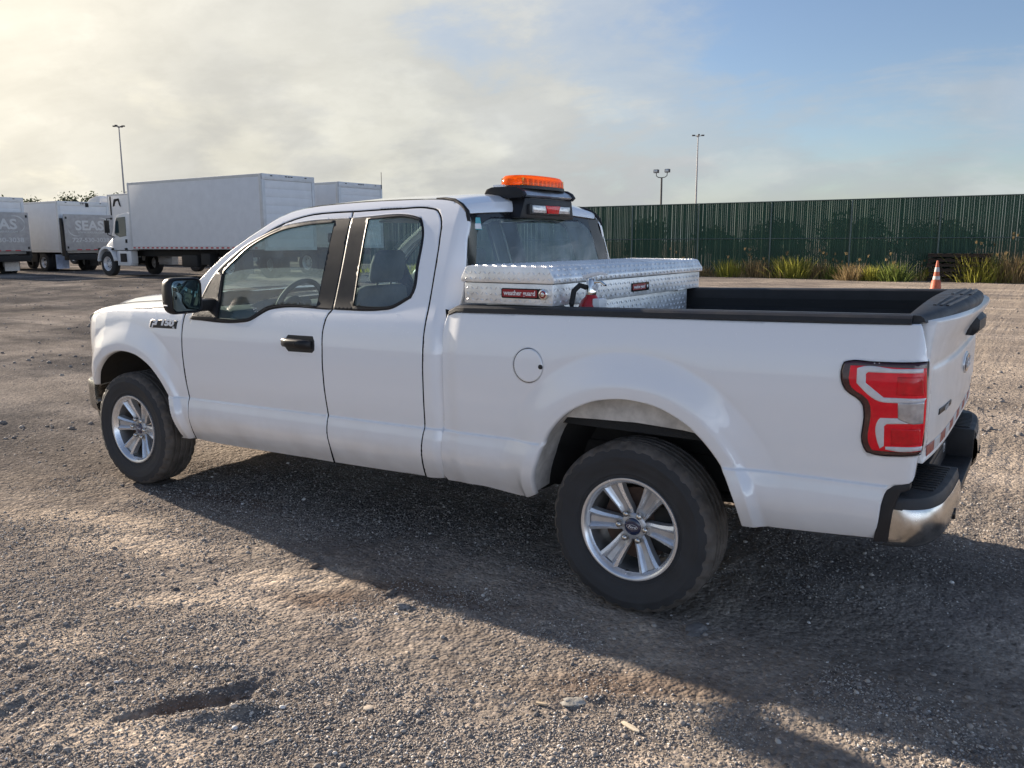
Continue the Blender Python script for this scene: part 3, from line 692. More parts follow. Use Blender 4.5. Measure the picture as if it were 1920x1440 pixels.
def pebbles(n, rmin, rmax, dmax, dmin=2.0, SV=ICO, SF=ICF):
    nv = len(SV)
    d = dmin+(dmax-dmin)*rng.random(n)**1.35; a = YAW+R(90)+R(78)*(rng.random(n)-.5)
    x = CAM.x+d*np.cos(a); y = CAM.y+d*np.sin(a)
    dens = .62+2.4*fbm(x,y,.75,3,8)+1.2*fbm(x,y,3,2,2)
    sd = np.zeros(n)
    for b in SAND: sd = np.maximum(sd, blob(x,y,*b))
    keep = rng.random(n) < np.clip(dens-.6*sd,.04,1)
    for cx, cy in ((0,-.8585),(0,.8585),(-3.683,-.8585),(-3.683,.8585)): keep &= ~((np.abs(x-cx)<.16)&(np.abs(y-cy)<.13))
    x, y = x[keep], y[keep]; m = len(x)
    r = np.exp(np.log(rmin)+(np.log(rmax)-np.log(rmin))*rng.random(m)**2.0)
    sc = r[:,None]*np.stack([.8+.5*rng.random(m),.7+.4*rng.random(m),.45+.35*rng.random(m)],1)
    V = SV[None]*(1+(.30 if nv == 12 else .7)*(rng.random((m,nv,1))-.5))+(0 if nv == 12 else .35)*(rng.random((m,nv,3))-.5)
    # random tilt, then yaw
    V = V*sc[:,None,:]; t = (rng.random(m)-.5)*.9; c, s = np.cos(t), np.sin(t)
    V = np.stack([V[...,0]*c[:,None]-V[...,2]*s[:,None], V[...,1], V[...,0]*s[:,None]+V[...,2]*c[:,None]],-1)
    t = rng.random(m)*6.283; c, s = np.cos(t), np.sin(t)
    V = np.stack([V[...,0]*c[:,None]-V[...,1]*s[:,None], V[...,0]*s[:,None]+V[...,1]*c[:,None], V[...,2]],-1)
    z = ground_z(x,y)+sc[:,2]*.25
    V += np.stack([x,y,z],1)[:,None,:]
    Fc = SF[None]+nv*np.arange(m)[:,None,None]
    return V.reshape(-1,3), Fc.reshape(-1,3), np.repeat(np.clip(rng.normal(.54,.23,m),0,1),nv)
va, fa, ta = pebbles(270000,.0022,.0072,6.5,2.0,OCT,OCF)
vb, fb, tb = pebbles(11000,.005,.014,14)
vc, fc_, tc_ = pebbles(9000,.010,.036,45,8)
vb, fb, tb = np.concatenate([vb,vc]), np.concatenate([fb,fc_+len(vb)]), np.concatenate([tb,tc_*.55])
pco = np.concatenate([va,vb]); pfa = np.concatenate([fa,fb+len(va)]); pto = np.concatenate([ta,tb])
pme = np_mesh('gravel', pco, pfa); at = pme.attributes.new('tone','FLOAT','POINT'); at.data.foreach_set('value', pto.astype(np.float32)); pme.materials.append(M['stone'])
gravel = link(bpy.data.objects.new('gravel', pme)); tag(gravel, 'loose grey and tan gravel scattered over the yard', 'gravel', kind='stuff')
# clods and single stones one can point to
def stone(name, x, y, r, tone, label, cat='stone', flat=.6, group=None, elong=1.3):
    bm = bmesh.new(); bmesh.ops.create_icosphere(bm, subdivisions=3, radius=1)
    s = rng.random()*50
    for v in bm.verts:
        n = v.co.normalized(); k = 1+.28*float(fbm(np.array([n.x*1.3+s]),np.array([n.y*1.3+n.z*1.7]),1.6,3,3)[0])*2
        v.co = Vector((n.x*k*r*elong, n.y*k*r*.85, n.z*k*r*flat))
    me = bpy.data.meshes.new(name); bm.to_mesh(me); bm.free(); me.materials.append(mat('stone_'+name,tone,.9,noise=.35,nscale=30,bump=.6,bscale=90,spec=.2))
    me.polygons.foreach_set('use_smooth',[True]*len(me.polygons)); me.set_sharp_from_angle(angle=R(35))
    o = link(bpy.data.objects.new(name,me)); o.location = (x,y,float(ground_z(np.array([x]),np.array([y]))[0])+r*flat*.35); o.rotation_euler = (.1,.05,rng.random()*6)
    return tag(o,label,cat,group)
stone('stone',-.87,-1.47,.026,(.20,.19,.185),'dark grey stone lying just outside the edge of the pickup shadow')
stone('stone',-1.57,-1.34,.021,(.15,.12,.10),'small dark clod left of the damp brown patch','clod')
stone('stone',-1.02,-1.38,.022,(.13,.115,.105),'crumbly dark clod at the shadow edge left of the grey stone','clod')
stone('stone',.16,-1.74,.030,(.36,.34,.30),'flat pale stone lying in front of the rear wheel','stone',.22,elong=1.7)
stone('stone',.33,-.98,.045,(.16,.15,.145),'dark clod in the shade right of the rear tyre','clod',.4)
stone('stone',-.60,-1.30,.020,(.13,.11,.10),'small dark clod on the shadow edge right of the grey stone','clod')
def chip(name, x, y, L_, w, rz, tone, label):
    pts = [(-L_/2,-w*.3),(-L_*.2,-w*.5),(L_*.3,-w*.4),(L_/2,-w*.1),(L_*.42,w*.35),(0,w*.5),(-L_*.45,w*.3)]
    o = MB().prism(pts,'z',0,.006,.0012).build(name, mat('splintered_'+name,tone,.85,noise=.25,nscale=40), None, 30)
    o.location = (x,y,float(ground_z(np.array([x]),np.array([y]))[0])+.004); o.rotation_euler = (.06,-.05,rz); tag(o,label,'wood chip'); return o
chip('wood_chip',.40,-1.775,.085,.020,R(-22),(.58,.50,.38),'long pale splinter of wood on the gravel below the rear wheel')
chip('wood_chip',-.43,-2.17,.036,.026,R(40),(.55,.46,.36),'small square pale wood chip on the gravel right of the footprint')
chip('wood_chip',.075,-1.82,.045,.012,R(10),(.50,.40,.28),'thin tan sliver left of the flat pale stone')
# ================================================================== the pickup truck
truck = empty('pickup_truck')
tag(truck, 'white extended cab pickup truck with amber roof beacon and toolbox in its bed', 'pickup truck')
def side(part, lift=0.0):
    return lambda u, v: np.stack([u, -(W(u, v, part)+lift), v], 1)
CREASE = (.688,.698,.7025,.7055,.7085,.714,.724)
def sidepanel(name, outline, part, material=None, **k):
    return panel(name, outline, side(part, k.pop('off', 0.0)), material or M['paint'], truck, mirror=True, **k)

# ---- doors, window frames and glass
FRAME_O = {'front_frame': OUT['front_frame'][:8]+[(-1.8145,1.760),(-1.7925,1.497),(-1.7860,1.271)]+OUT['front_frame'][11:],
           'rear_frame': [(-1.8075,1.760)]+OUT['rear_frame'][1:10]+[(-1.7790,1.272),(-1.7860,1.497)]}
for dname, oname, fr, gl in (('front_door','front_door','front_frame','front_glass'),('rear_door','rear_door','rear_frame','rear_glass')):
    ds = sidepanel(dname, OUT[oname], 'cab', holes=[OUT[fr]], h=.022, rr=CREASE, gap=.0038)
    fs = sidepanel('window_frame', FRAME_O[fr], 'cab', M['trim'], holes=[OUT[gl]], h=.03, off=.0025, gap=.0, roll=.0, depth=.012)
    gs = sidepanel('window', OUT[gl], 'cab', M['glass'], h=.05, off=-.010, gap=-.004, roll=0, depth=.003)
    for d, f, g in zip(ds, fs, gs): f.parent = d; g.parent = d
    if dname == 'front_door': FD = ds
    else: RD = ds

# ---- cab side: pillars, roof rail and rear post
rl = OUT['roofline']; cp = OUT['cpillar']
a_base = [(-3.10,1.315),(-3.055,1.353)]
cab_o = a_base+rl+[(-1.13,1.836),(-1.07,1.812)]+cp+OUT['cabbottom']
cab_o += OUT['rear_door'][13:14][::1]
cab_o += [OUT['rear_door'][k] for k in (12,11,10,9,8,7,6,5,4,3,2,1)]
cab_o += [OUT['front_door'][k] for k in range(0,10)]+[(-3.02,1.215)]
sidepanel('cab_side', cab_o, 'cab', h=.022, rr=CREASE, gap=.003)

# ---- dark strips along the shut lines, painting in the shade of the gaps
def seam(pts, part, inn=.0036, w=.0056):
    q = smooth_line(pts, False, .03); a = np.gradient(q, axis=0); a /= np.linalg.norm(a,axis=1,keepdims=True)+1e-9; n_ = np.stack([-a[:,1],a[:,0]],1)
    for s in (-1,1):
        rr = [[(p[0], s*(float(W(p[0],p[1],part))-inn), p[1]) for p in (c_+n_[i]*k for k in (-w,w))] for i, c_ in enumerate(q)]
        MB().loft(rr, False).build('shut_line', M['gap'], truck, 0)
fdp = OUT['front_door']; rdp = OUT['rear_door']
seam(fdp[0:11], 'cab'); seam(fdp[10:18], 'cab'); seam(fdp[20:30]+[fdp[30],fdp[0]], 'cab'); seam(rdp[0:14], 'cab')
seam([(-1.012,1.30),(-1.022,1.22),(-1.018,1.0),(-1.028,.708),(-1.036,.62),(-1.05,.52),(-1.065,.44)], 'bed', .03, .02)
# ---- front fender
def arch_pts(cx, opn, a0, a1, n=40):
    th = np.linspace(a0, a1, n); r = np.interp(th, opn[0], opn[1])
    return [(cx+r_*math.cos(R(t)), ZW+r_*math.sin(R(t))) for t, r_ in zip(th, r)]
FT = [(-4.40,1.06),(-4.30,1.108),(-4.18,1.143),(-4.034,1.165),(-3.853,1.187),(-3.6,1.206),(-3.378,1.220),(-3.175,1.231)]
FT = [(-4.27,1.098),(-4.20,1.125),(-4.12,1.148),(-4.034,1.165),(-3.853,1.187),(-3.6,1.206),(-3.378,1.220),(-3.175,1.231)]
fen = FT+[(-3.09,1.225)]+OUT['fender_rear']+[(-3.20,.375)]+arch_pts(-3.683, FRONT_OPEN, 2, 150)+[(-4.20,.66),(-4.28,.68)]
sidepanel('front_fender', fen, 'fender', polar=(-3.683,FRONT_OPEN), h=.022, rr=CREASE, gap=.003, depth=.035)

# ---- bed side with wheel arch, cut for the tail lamp; fuel filler door
bedo = OUT['bed_side'][:-1]+[(-.50,.443)]+arch_pts(0.0, REAR_OPEN, 172, 12)+[(.506,.489)]+OUT['bed_tail'][1:]
fc, fr_ = np.array([-.502,1.074]), .079
fuel = [(fc[0]+fr_*math.cos(a), fc[1]+fr_*math.sin(a)) for a in np.linspace(0,2*math.pi,40,endpoint=False)]
fuel2 = [(fc[0]+(p[0]-fc[0])*.972, fc[1]+(p[1]-fc[1])*.972) for p in fuel]
bs = panel('bed_side', bedo, side('bed'), M['paint'], truck, holes=[OUT['tail_outer'],fuel2], polar=(0.0,REAR_OPEN), h=.022, rr=CREASE, gap=.003, depth=.035)
Vb = np.array([v.co[:] for v in bs[0].data.vertices])
panel('bed_side', [(x,z) for x,z in bedo], lambda u,v: np.stack([u, -W(u,v,'bed'), v],1), M['paint'], truck, holes=[OUT['tail_outer']], polar=(0.0,REAR_OPEN), h=.03, rr=CREASE, gap=.003, depth=.035)[0].scale = (1,-1,1)
fd = panel('fuel_door', fuel2, side('bed'), M['paint'], truck, h=.02, gap=.0008, roll=.003)[0]
MB().lathe([(0,-.004),(.009,-.003),(.012,.002)], (-.436,-W(-.436,1.072,'bed'),1.072), 'y', 14).build('finger_pull', M['black'], fd)
panel('fuel_door_well', [(fc[0]+.084*math.cos(a), fc[1]+.084*math.sin(a)) for a in np.linspace(0,2*math.pi,32,endpoint=False)], side('bed',-.03), M['under'], truck, h=.05)

# ---- tail lamps
for s in (-1, 1):
    def srf(off): return lambda u, v: np.stack([u, -(W(u,v,'bed')+off), v], 1)
    lamp = panel('tail_lamp', OUT['tail_outer'], srf(.004), M['lens_dark'], truck, h=.02, gap=.0015, roll=.006, depth=.05)[0]
    subs = [panel('red_lens', OUT['tail_red'], srf(.007), M['lens_red'], lamp, h=.02, gap=0, roll=.002, depth=.004)[0],
            panel('white_reflector', OUT['tail_white_upper'], srf(.0095), M['lens_white'], lamp, h=.015, gap=0, roll=.001, depth=.004)[0],
            panel('white_reflector', OUT['tail_white_lower'], srf(.0095), M['lens_white'], lamp, h=.015, gap=0, roll=.001, depth=.004)[0],
            panel('white_reflector', OUT['tail_white_bottom'], srf(.0095), M['lens_white'], lamp, h=.015, gap=0, roll=.001, depth=.004)[0],
            panel('reverse_lens', OUT['tail_reverse'], srf(.0100), M['lens_clear'], lamp, h=.015, gap=-.001, roll=.001, depth=.004)[0],
            panel('brake_bulb_window', [(1.035,1.090),(1.122,1.095),(1.116,1.160),(1.036,1.155)], srf(.0095), M['lens_red_deep'], lamp, h=.015, gap=0, roll=.001, depth=.004)[0],
            panel('brake_bulb_window', [(1.030,.907),(1.124,.917),(1.120,.975),(1.026,.968)], srf(.0095), M['lens_red_deep'], lamp, h=.015, gap=0, roll=.001, depth=.004)[0]]
    panel('outer_lens', OUT['tail_outer'], srf(.0165), M['clear_cover'], lamp, h=.02, gap=.003, roll=.008, depth=.004)
    if s == 1: lamp.scale = (1,-1,1)

# ---- tailgate
def gate_x(y, z):
    B = np.interp(z, [.80,.86,1.0,1.16,1.20,1.26,1.33,1.37], [.030,.036,.050,.048,.040,.058,.098,.112])
    return 1.120+B*(1-np.clip(np.abs(y)/.95,0,1)**3.5)+.012*sstep(.86,.83,z)-.006*np.exp(-((z-(1.185+.0*y))/.010)**2)*sstep(.90,.84,np.abs(y))
def gate_s(u, v): return np.stack([gate_x(u,v), u, v], 1)
go = [(-.925,.835),(.925,.835),(.935,1.0),(.930,1.20),(.905,1.352),(-.905,1.352),(-.930,1.20),(-.935,1.0)]
tg = panel('tailgate', go, gate_s, M['gate_paint'], truck, h=.025, gap=.004, depth=.05, roll=.006, rows=[1.165,1.175,1.185,1.195,1.205])[0]
for k in range(14):    # conspicuity tape along the lower edge
    y0 = -.87+k*.125
    panel('red_tape' if k % 2 == 0 else 'white_tape', [(y0,.852),(y0+.122,.852),(y0+.122,.892),(y0,.892)], lambda u,v: gate_s(u,v)+[.0016,0,0], M['tape_red'] if k % 2 == 0 else M['tape_white'], tg, h=.05, gap=0, roll=0, depth=.001)
ov = lambda a, b, cy, cz, n=36: [(cy+a*math.cos(t), cz+b*math.sin(t)) for t in np.linspace(0,2*math.pi,n,endpoint=False)]
em = panel('oval_emblem', ov(.115,.047,0,1.095), lambda u,v: gate_s(u,v)+[.006,0,0], M['silver_print'], tg, h=.02, gap=0, roll=.003, depth=.008)[0]
panel('emblem_field', ov(.104,.039,0,1.095), lambda u,v: gate_s(u,v)+[.0095,0,0], M['badge_blue'], tg, h=.02, gap=0, roll=.001, depth=.003)
def on_gate(y, z, off): return (float(gate_x(np.array([y]),np.array([z]))[0])+off, y, z)
text_mesh('emblem_script', 'Ford', .062, M['white_print'], tg, frame(on_gate(0,1.095,.0115),(0,1,0),(0,0,1)), .0008, .001, 1.15, .35)
panel('model_badge', [(-.74,.985),(-.50,.985),(-.50,1.008),(-.74,1.008)], lambda u,v: gate_s(u,v)+[.004,0,0], M['trim'], tg, h=.03, gap=0, roll=.002, depth=.006)
text_mesh('model_lettering', 'F-150 XL', .028, M['silver_print'], tg, frame(on_gate(-.62,.997,.0065),(0,1,0),(0,0,1)), .0006, 0, 1.2)
# handle with camera
hm = MB()
rings = []
for y, zc_, hh, dd in ((-.155,1.262,.030,.030),(-.14,1.27,.042,.055),(-.05,1.275,.046,.066),(.05,1.275,.046,.066),(.14,1.27,.042,.055),(.155,1.262,.030,.030)):
    x0 = float(gate_x(np.array([y]),np.array([1.27]))[0])-.02
    rings.append([(x0,y,zc_+hh),(x0+dd*.7,y,zc_+hh*.95),(x0+dd,y,zc_+hh*.55),(x0+dd,y,zc_-hh*.4),(x0+dd*.6,y,zc_-hh),(x0,y,zc_-hh)])
hm.loft(rings, True, True).build('tailgate_handle', M['black'], tg, 30)
# top moulding (spoiler) of the tailgate with anti-slip ribs
sm = MB(); ys = np.linspace(-.925,.925,41); rings = []
def cap_out(y): return 1.098+.106*(1-(abs(y)/.93)**2.1)
def cap_top(y): return 1.368+.030*(1-(abs(y)/.93)**2)
for y in ys:
    xo, zt = cap_out(y), cap_top(y); xi = 1.042
    rings.append([(xi,y,1.33),(xi,y,zt-.006),(xi+.006,y,zt),(xo-.014,y,zt-.002),(xo-.002,y,zt-.012),(xo+.003,y,zt-.028),(xo-.001,y,1.349),(xo-.02,y,1.338)])
cap = sm.loft(rings, True, True).build('tailgate_moulding', M['pad'], truck, 40)
rb = MB()
for k in range(3):
    for (ya, yb) in ((-.62,-.20),(-.10,.62)):
        n = 14; rr = []
        for y in np.linspace(ya,yb,n):
            xo = cap_out(y); x = 1.075+(xo-1.075)*(.22+.26*k); zt = cap_top(y)-.001
            rr.append([(x-.007,y,zt-.004),(x-.005,y,zt+.004),(x+.005,y,zt+.004),(x+.007,y,zt-.004)])
        rb.loft(rr, True, True)
rb.build('anti_slip_ribs', M['black'], cap, 30)

# ---- bed: rails, liner, floor
def zr(x): return 1.325+.0206*(x+1.0)
for s in (-1, 1):
    rings = []
    for x in np.linspace(-.985,1.062,40):
        wo = float(W(x, zr(x)-.04, 'bed'))+.002; zt = zr(x); e = 1.0
        if x < -.95: zt -= .02*((-.95-x)/.035)**2
        rings.append([(x,s*(wo),zt-.030),(x,s*(wo+.0045),zt-.026),(x,s*(wo+.001),zt-.010),(x,s*(wo-.012),zt-.001),(x,s*(wo-.030),zt+.001),(x,s*(wo-.034),zt-.003),(x,s*(wo-.05),zt-.003),(x,s*(wo-.054),zt+.001),(x,s*(wo-.10),zt),(x,s*(wo-.112),zt-.008),(x,s*(wo-.114),zt-.06),(x,s*(wo-.06),zt-.06)])
    MB().loft(rings, True, True).build('rail_cap', M['black'], truck, 30)
    # inner wall with upper ledge
    mb = MB(); rr = []
    for x in (-.95,1.05):
        z = zr(x); rr.append([(x,s*.845,z-.055),(x,s*.845,z-.11),(x,s*.800,z-.14),(x,s*.790,1.02),(x,s*.775,.84),(x,s*.775,.80),(x,s*.87,.80),(x,s*.87,z-.055)])
    mb.loft(rr, True, True); mb.build('bed_inner_wall', M['bedliner'], truck, 20)
    # wheel house inside the bed
    MB().prism([(-.5,.80),(-.44,1.0),(-.25,1.06),(.25,1.06),(.44,1.0),(.5,.80)],'y',s*.62,s*.79,.02).build('wheel_house', M['bedliner'], truck, 30)
mb = MB(); mb.box(-.96,1.06,-.78,.78,.79,.832)
for k in range(17): mb.box(-.95,1.05,-.74+k*.09,-.70+k*.09,.832,.842)
mb.build('bed_floor', M['bedliner'], truck, 0)
MB().box(-.975,-.94,-.86,.86,.80,1.30,.006).build('bed_front_wall', M['bedliner'], truck)
MB().box(1.035,1.075,-.85,.85,.835,1.345,.004).build('tailgate_inner', M['bedliner'], truck)

# ---- roof, windshield, rear header, rear window, rear wall
def edge3(x, z, inn=0.0): return np.array([x, -(float(W(x,z,'cab'))-inn), z])
E_ = [edge3(x,z,.004) for x,z in [(-3.10,1.318),(-3.045,1.365)]+rl[:8]]
def ruled(edges, bul, crown, n=25, zc=0.0):
    rings = []
    for i, e in enumerate(edges):
        t = i/(len(edges)-1); b = bul(t); c = crown(t); w = -e[1]; rg = []
        for k in range(n):
            q = -1+2*k/(n-1); g = 1-abs(q)**2.2
            rg.append((e[0]-b*g, w*q, e[2]+c*g))
        rings.append(rg)
    return rings
MB().loft(ruled(E_, lambda t: .17-.05*t, lambda t: .0+.012*t), False).build('windshield', M['windshield'], truck, 60)
roof_e = [edge3(x,z,.003) for x,z in rl[7:]+[(-1.13,1.836),(-1.075,1.812)]]
def roof_b(t): return .118*(1-t)**2.2-.01*t
MB().loft(ruled(roof_e, roof_b, lambda t: .012+.036*min(1,t*3)*(1-.3*max(0,t-.85)/.15), 31), False).build('roof', M['paint'], truck, 60)
# rear header: roof trailing edge turned down to the glass
hd = []
last = ruled(roof_e, roof_b, lambda t: .012+.036*min(1,t*3)*(1-.3*max(0,t-.85)/.15), 31)[-1]
def rear_x(z): return np.interp(z, [.5,1.33,1.49,1.64,1.765,1.80], [-.985,-.985,-.992,-1.018,-1.045,-1.058])
hd.append(last)
hd.append([(p[0]*.35+.65*-1.052, p[1]*.992, p[2]*.75+.25*1.795-.004) for p in last])
hd.append([(-1.047, p[1]*.975, 1.788+.022*(1-(p[1]/.70)**2)) for p in last])
hd.append([(-1.044, p[1]*.955, 1.772+.020*(1-(p[1]/.68)**2)) for p in last])
hd.append([(-1.062, p[1]*.955, 1.770+.020*(1-(p[1]/.68)**2)) for p in last])
MB().loft(hd, False).build('rear_header', M['paint'], truck, 50)
def rear_s(u, v): return np.stack([rear_x(v)-.020*np.abs(u/.75)**3, u, v], 1)
hw = lambda z: np.interp(z, [1.30,1.45,1.55,1.65,1.74,1.80], [.845,.800,.760,.715,.672,.64])
def rw_out(inn, zb, zt, rc):
    L_ = [(-hw(zb)+inn,zb),(hw(zb)-inn,zb)]
    zs = np.linspace(zb+.05,zt-rc,6)
    right = [(hw(z)-inn,z) for z in zs]; w = hw(zt)-inn
    top = [(w-rc*.25,zt-rc*.3),(w-rc,zt+.002),(w*.5,zt+.013),(0,zt+.018)]
    return L_+right+top+[(-y,z) for y,z in top[:-1][::-1]]+[(-y,z) for y,z in right[::-1]]
outer = rw_out(.012,1.36,1.770,.03); inner = rw_out(.075,1.47,1.735,.07)
panel('rear_window_border', outer, rear_s, M['gloss_black'], truck, holes=[inner], h=.035, gap=.0, roll=.003, depth=.012)
rwin = panel('rear_window', inner, rear_s, M['glass_rear'], truck, h=.05, gap=-.002, roll=0, depth=.003)[0]
MB().box(-1.0,-.985,-.84,.84,.60,1.40,.004).build('cab_rear_wall', M['paint'], truck)
panel('window_sticker', [(-.655,1.690),(-.585,1.690),(-.585,1.752),(-.655,1.752)], lambda u,v: rear_s(u,v)+[.004,0,0], M['sticker'], rwin, h=.05, gap=0, roll=0, depth=.0005)
panel('window_sticker', [(-.650,1.694),(-.590,1.694),(-.590,1.722),(-.650,1.722)], lambda u,v: rear_s(u,v)+[.0055,0,0], M['white_print'], rwin, h=.05, gap=0, roll=0, depth=.0005)
for s in (-1, 1):   # rubber joint between roof and rear pillar
    pts = [edge3(x,z,.006)*[1,-s,1] for x,z in ((-1.26,1.851),(-1.20,1.848),(-1.13,1.837),(-1.075,1.813),(-1.035,1.777),(-1.018,1.73))]
    MB().tube(pts, [.004,.008,.010,.011,.012,.010], 8).build('roof_joint', M['rubber'], truck, 60)
    # weather strip closing the gap behind the pillar
    z_ = np.linspace(.50,1.765,14); rg = []
    for z in z_:
        cx = float(np.interp(z,[c[1] for c in cp[::-1]],[c[0] for c in cp[::-1]])); w = float(W(cx,z,'cab'))
        rg.append([(cx-.004,s*(w-.012),z),(cx-.010,s*(w-.03),z),(float(rear_x(z))-.012,s*max(w-.12,.5),z)])
    MB().loft(rg, False).build('pillar_return', M['gloss_black'], truck, 60)
# third brake lamp and beacon carrier
tl = MB().prism([(-.30,1.755),(.30,1.755),(.275,1.865),(-.245,1.865)],'x',-1.10,-.985,.012).build('lamp_carrier', M['trim'], truck, 30)
MB().box(-1.02,-.968,-.225,.225,1.775,1.833,.008).build('brake_lamp_housing', M['black'], tl)
MB().box(-.972,-.958,-.205,-.062,1.785,1.825,.004).build('cargo_lens', M['lens_clear'], tl)
MB().box(-.972,-.958,.075,.205,1.785,1.825,.004).build('cargo_lens', M['lens_clear'], tl)
MB().prism([(-.075,1.826),(.088,1.826),(.066,1.783),(-.052,1.783)],'x',-.972,-.955,.003).build('brake_lens', M['lens_red_deep'], tl)
BCX = -1.085; MODM = mat('amber_modules',(.9,.42,.05),.3,.2)
bar = MB().box(-1.20,-1.00,-.262,.262,1.868,1.905,.012).build('beacon_bar', M['alu'], truck)
prof = [(-1.235,1.876),(-1.215,1.914),(-1.18,1.924),(-1.02,1.924),(-.985,1.906),(-.965,1.880),(-.985,1.862),(-1.18,1.862)]
for s in (-1, 1): MB().prism(prof,'y',s*.255,s*.290,.006).build('end_cap', M['trim'], bar, 30)
MB().prism([(-1.215,1.880),(-1.195,1.915),(-1.02,1.916),(-.988,1.900),(-.972,1.880),(-.988,1.868)],'y',-.256,.256,.003).build('aluminium_extrusion', M['alu'], bar, 30)
MB().prism([(-1.20,1.845),(-1.0,1.80),(-.985,1.868),(-1.19,1.868)],'y',-.20,.20,.01).build('carrier_foot', M['trim'], bar, 30)
def sup(a, b, n, k=2.6):
    r = []
    for i in range(n):
        t = 2*math.pi*i/n; c, s_ = math.cos(t), math.sin(t)
        r.append((a*math.copysign(abs(c)**(2/k),c), b*math.copysign(abs(s_)**(2/k),s_)))
    return r
def dome(z_r, cx, a, b):
    return [[(cx+x*k, y*k, z) for x, y in sup(a,b,40)] for z, k in z_r]
MB().loft(dome([(1.916,1.0),(1.928,1.0),(1.933,.99)], BCX,.108,.272), True, True).build('beacon_base', M['black'], bar, 40)
am = MB().loft(dome([(1.932,.965),(1.945,.975),(1.963,.955),(1.978,.92),(1.987,.87),(1.990,.80),(1.9905,.3)], BCX,.108,.272), True, True).build('beacon_lens', M['amber'], bar, 40)
for q in (-1,1):
    pts = [(-.235,1.934)]
    for i in range(-5,6): pts += [(i*.042-.015,1.940),(i*.042-.013,1.974),(i*.042+.013,1.974),(i*.042+.015,1.940)]
    pts += [(.235,1.934)]
    MB().prism(pts,'x',BCX+q*.05-.02,BCX+q*.05+.02).build('reflector_module', MODM, am, 0)
MB().box(-1.165,-1.10,-.292,-.272,1.924,1.936).build('beacon_plate', M['white_print'], bar)

# ---- hood and front end
def hood_sec(x, i, n):
    zs = float(np.interp(x,[p[0] for p in FT],[p[1] for p in FT])); w = float(W(x,zs,'fender'))
    pr = [(1.0,0),(.985,.012),(.955,.024),(.90,.033),(.845,.037),(.80,.045),(.72,.068),(.60,.082),(.48,.078),(.35,.070),(.18,.072),(0,.074)]
    f = min(1,max(.12,(x+4.34)/.33)) if x < -4.0 else 1
    half = [(x - .10*(1-(q*w/.95)**2)*sstep(-3.6,-4.26,x)*1.4 -.05*(1-q*q)*sstep(-3.4,-3.1,x), -q*w, zs+d*(.35+.65*f)) for q, d in pr]
    return half+[(a,-b,c) for a,b,c in half[:-1][::-1]]
xs = [-3.095,-3.15,-3.25,-3.4,-3.6,-3.8,-3.95,-4.05,-4.13,-4.19,-4.23,-4.26]
hs = [hood_sec(x,0,0) for x in xs]
lastr = hs[-1]; hs.append([(a-.035,b*.97,c-.045) for a,b,c in lastr]); hs.append([(a-.045,b*.95,c-.10) for a,b,c in lastr])
hood = MB().loft(hs, False).build('hood', M['paint'], truck, 60)
for s in (-1,1):
    ln_ = [Vector((p[0],p[1]*-s*-1,p[2]))+Vector((0,0,.0012)) for p in [h_[4] for h_ in hs[1:-2]]]
    ln_ = [Vector((v.x,-s*abs(v.y)*-1,v.z)) for v in ln_]
    MB().tube(ln_, .0028, 5).build('hood_seam', M['under'], hood)
plan = [(-4.225,-.862),(-4.29,-.825),(-4.36,-.755),(-4.42,-.62),(-4.47,-.38),(-4.49,0)]
plan = [np.array(p) for p in smooth_line(plan, False, .05)]; plan = plan+[p*[1,-1] for p in plan[:-1][::-1]]
def front_ring(z, o): return [(p[0]-o*(1 if abs(p[1])<.85 else .4), p[1]*(1+o*.2), z) for p in plan]
MB().loft([front_ring(.60,-.01),front_ring(.70,.0),front_ring(.95,.0),front_ring(1.06,-.015),front_ring(1.10,-.05)], False).build('front_fascia', M['paint'], truck, 50)
gr = MB().loft([[(p[0]-.002,p[1],z) for p in plan if abs(p[1])<.56] for z in (.72,1.03)], False).build('grille', M['black'], truck, 50)
for z in (.78,.885,.99): MB().tube([(p[0]-.004,p[1],z) for p in plan if abs(p[1])<.54], .014, 8).build('grille_bar', M['black'], gr)
MB().lathe([(0,-.055),(.05,-.055),(.058,-.04)], (-4.49,0,.885),'x',32).build('front_emblem', M['badge_blue'], gr)
for s in (-1,1):
    pl = [p for p in plan if s*p[1] > .60]
    hl = MB().loft([[(p[0]-.012*min(1,(.87-abs(p[1]))/.12+.05),p[1]*(1+.010*min(1,(.87-abs(p[1]))/.12)),z) for p in pl] for z in (.79,.82,.98,1.035,1.05)], False).build('headlight', M['lens_white'], truck, 50)
    MB().loft([[(p[0]-.016*min(1,(.87-abs(p[1]))/.12),p[1]*(1+.012*min(1,(.87-abs(p[1]))/.12)),z) for p in pl if abs(p[1]) < .83] for z in (.87,.93)], False).build('headlight_bar', M['lens_clear'], hl, 50)
bp = [np.array(p) for p in smooth_line([(-4.17,-.925),(-4.30,-.895),(-4.42,-.79),(-4.52,-.50),(-4.56,0)], False, .05)]; bp = bp+[p*[1,-1] for p in bp[:-1][::-1]]
MB().loft([[(p[0]+o,p[1]*(1-o*.3),z) for p in bp] for z, o in ((.655,.05),(.665,.01),(.655,0),(.60,-.004),(.50,.0),(.46,.012),(.44,.05))], False).build('front_bumper', M['chrome_dull'], truck, 60)
MB().loft([[(p[0]+o,p[1]*.97,z) for p in bp] for z, o in ((.47,.03),(.40,.05),(.30,.11),(.29,.2))], False).build('air_dam', M['black'], truck, 40)

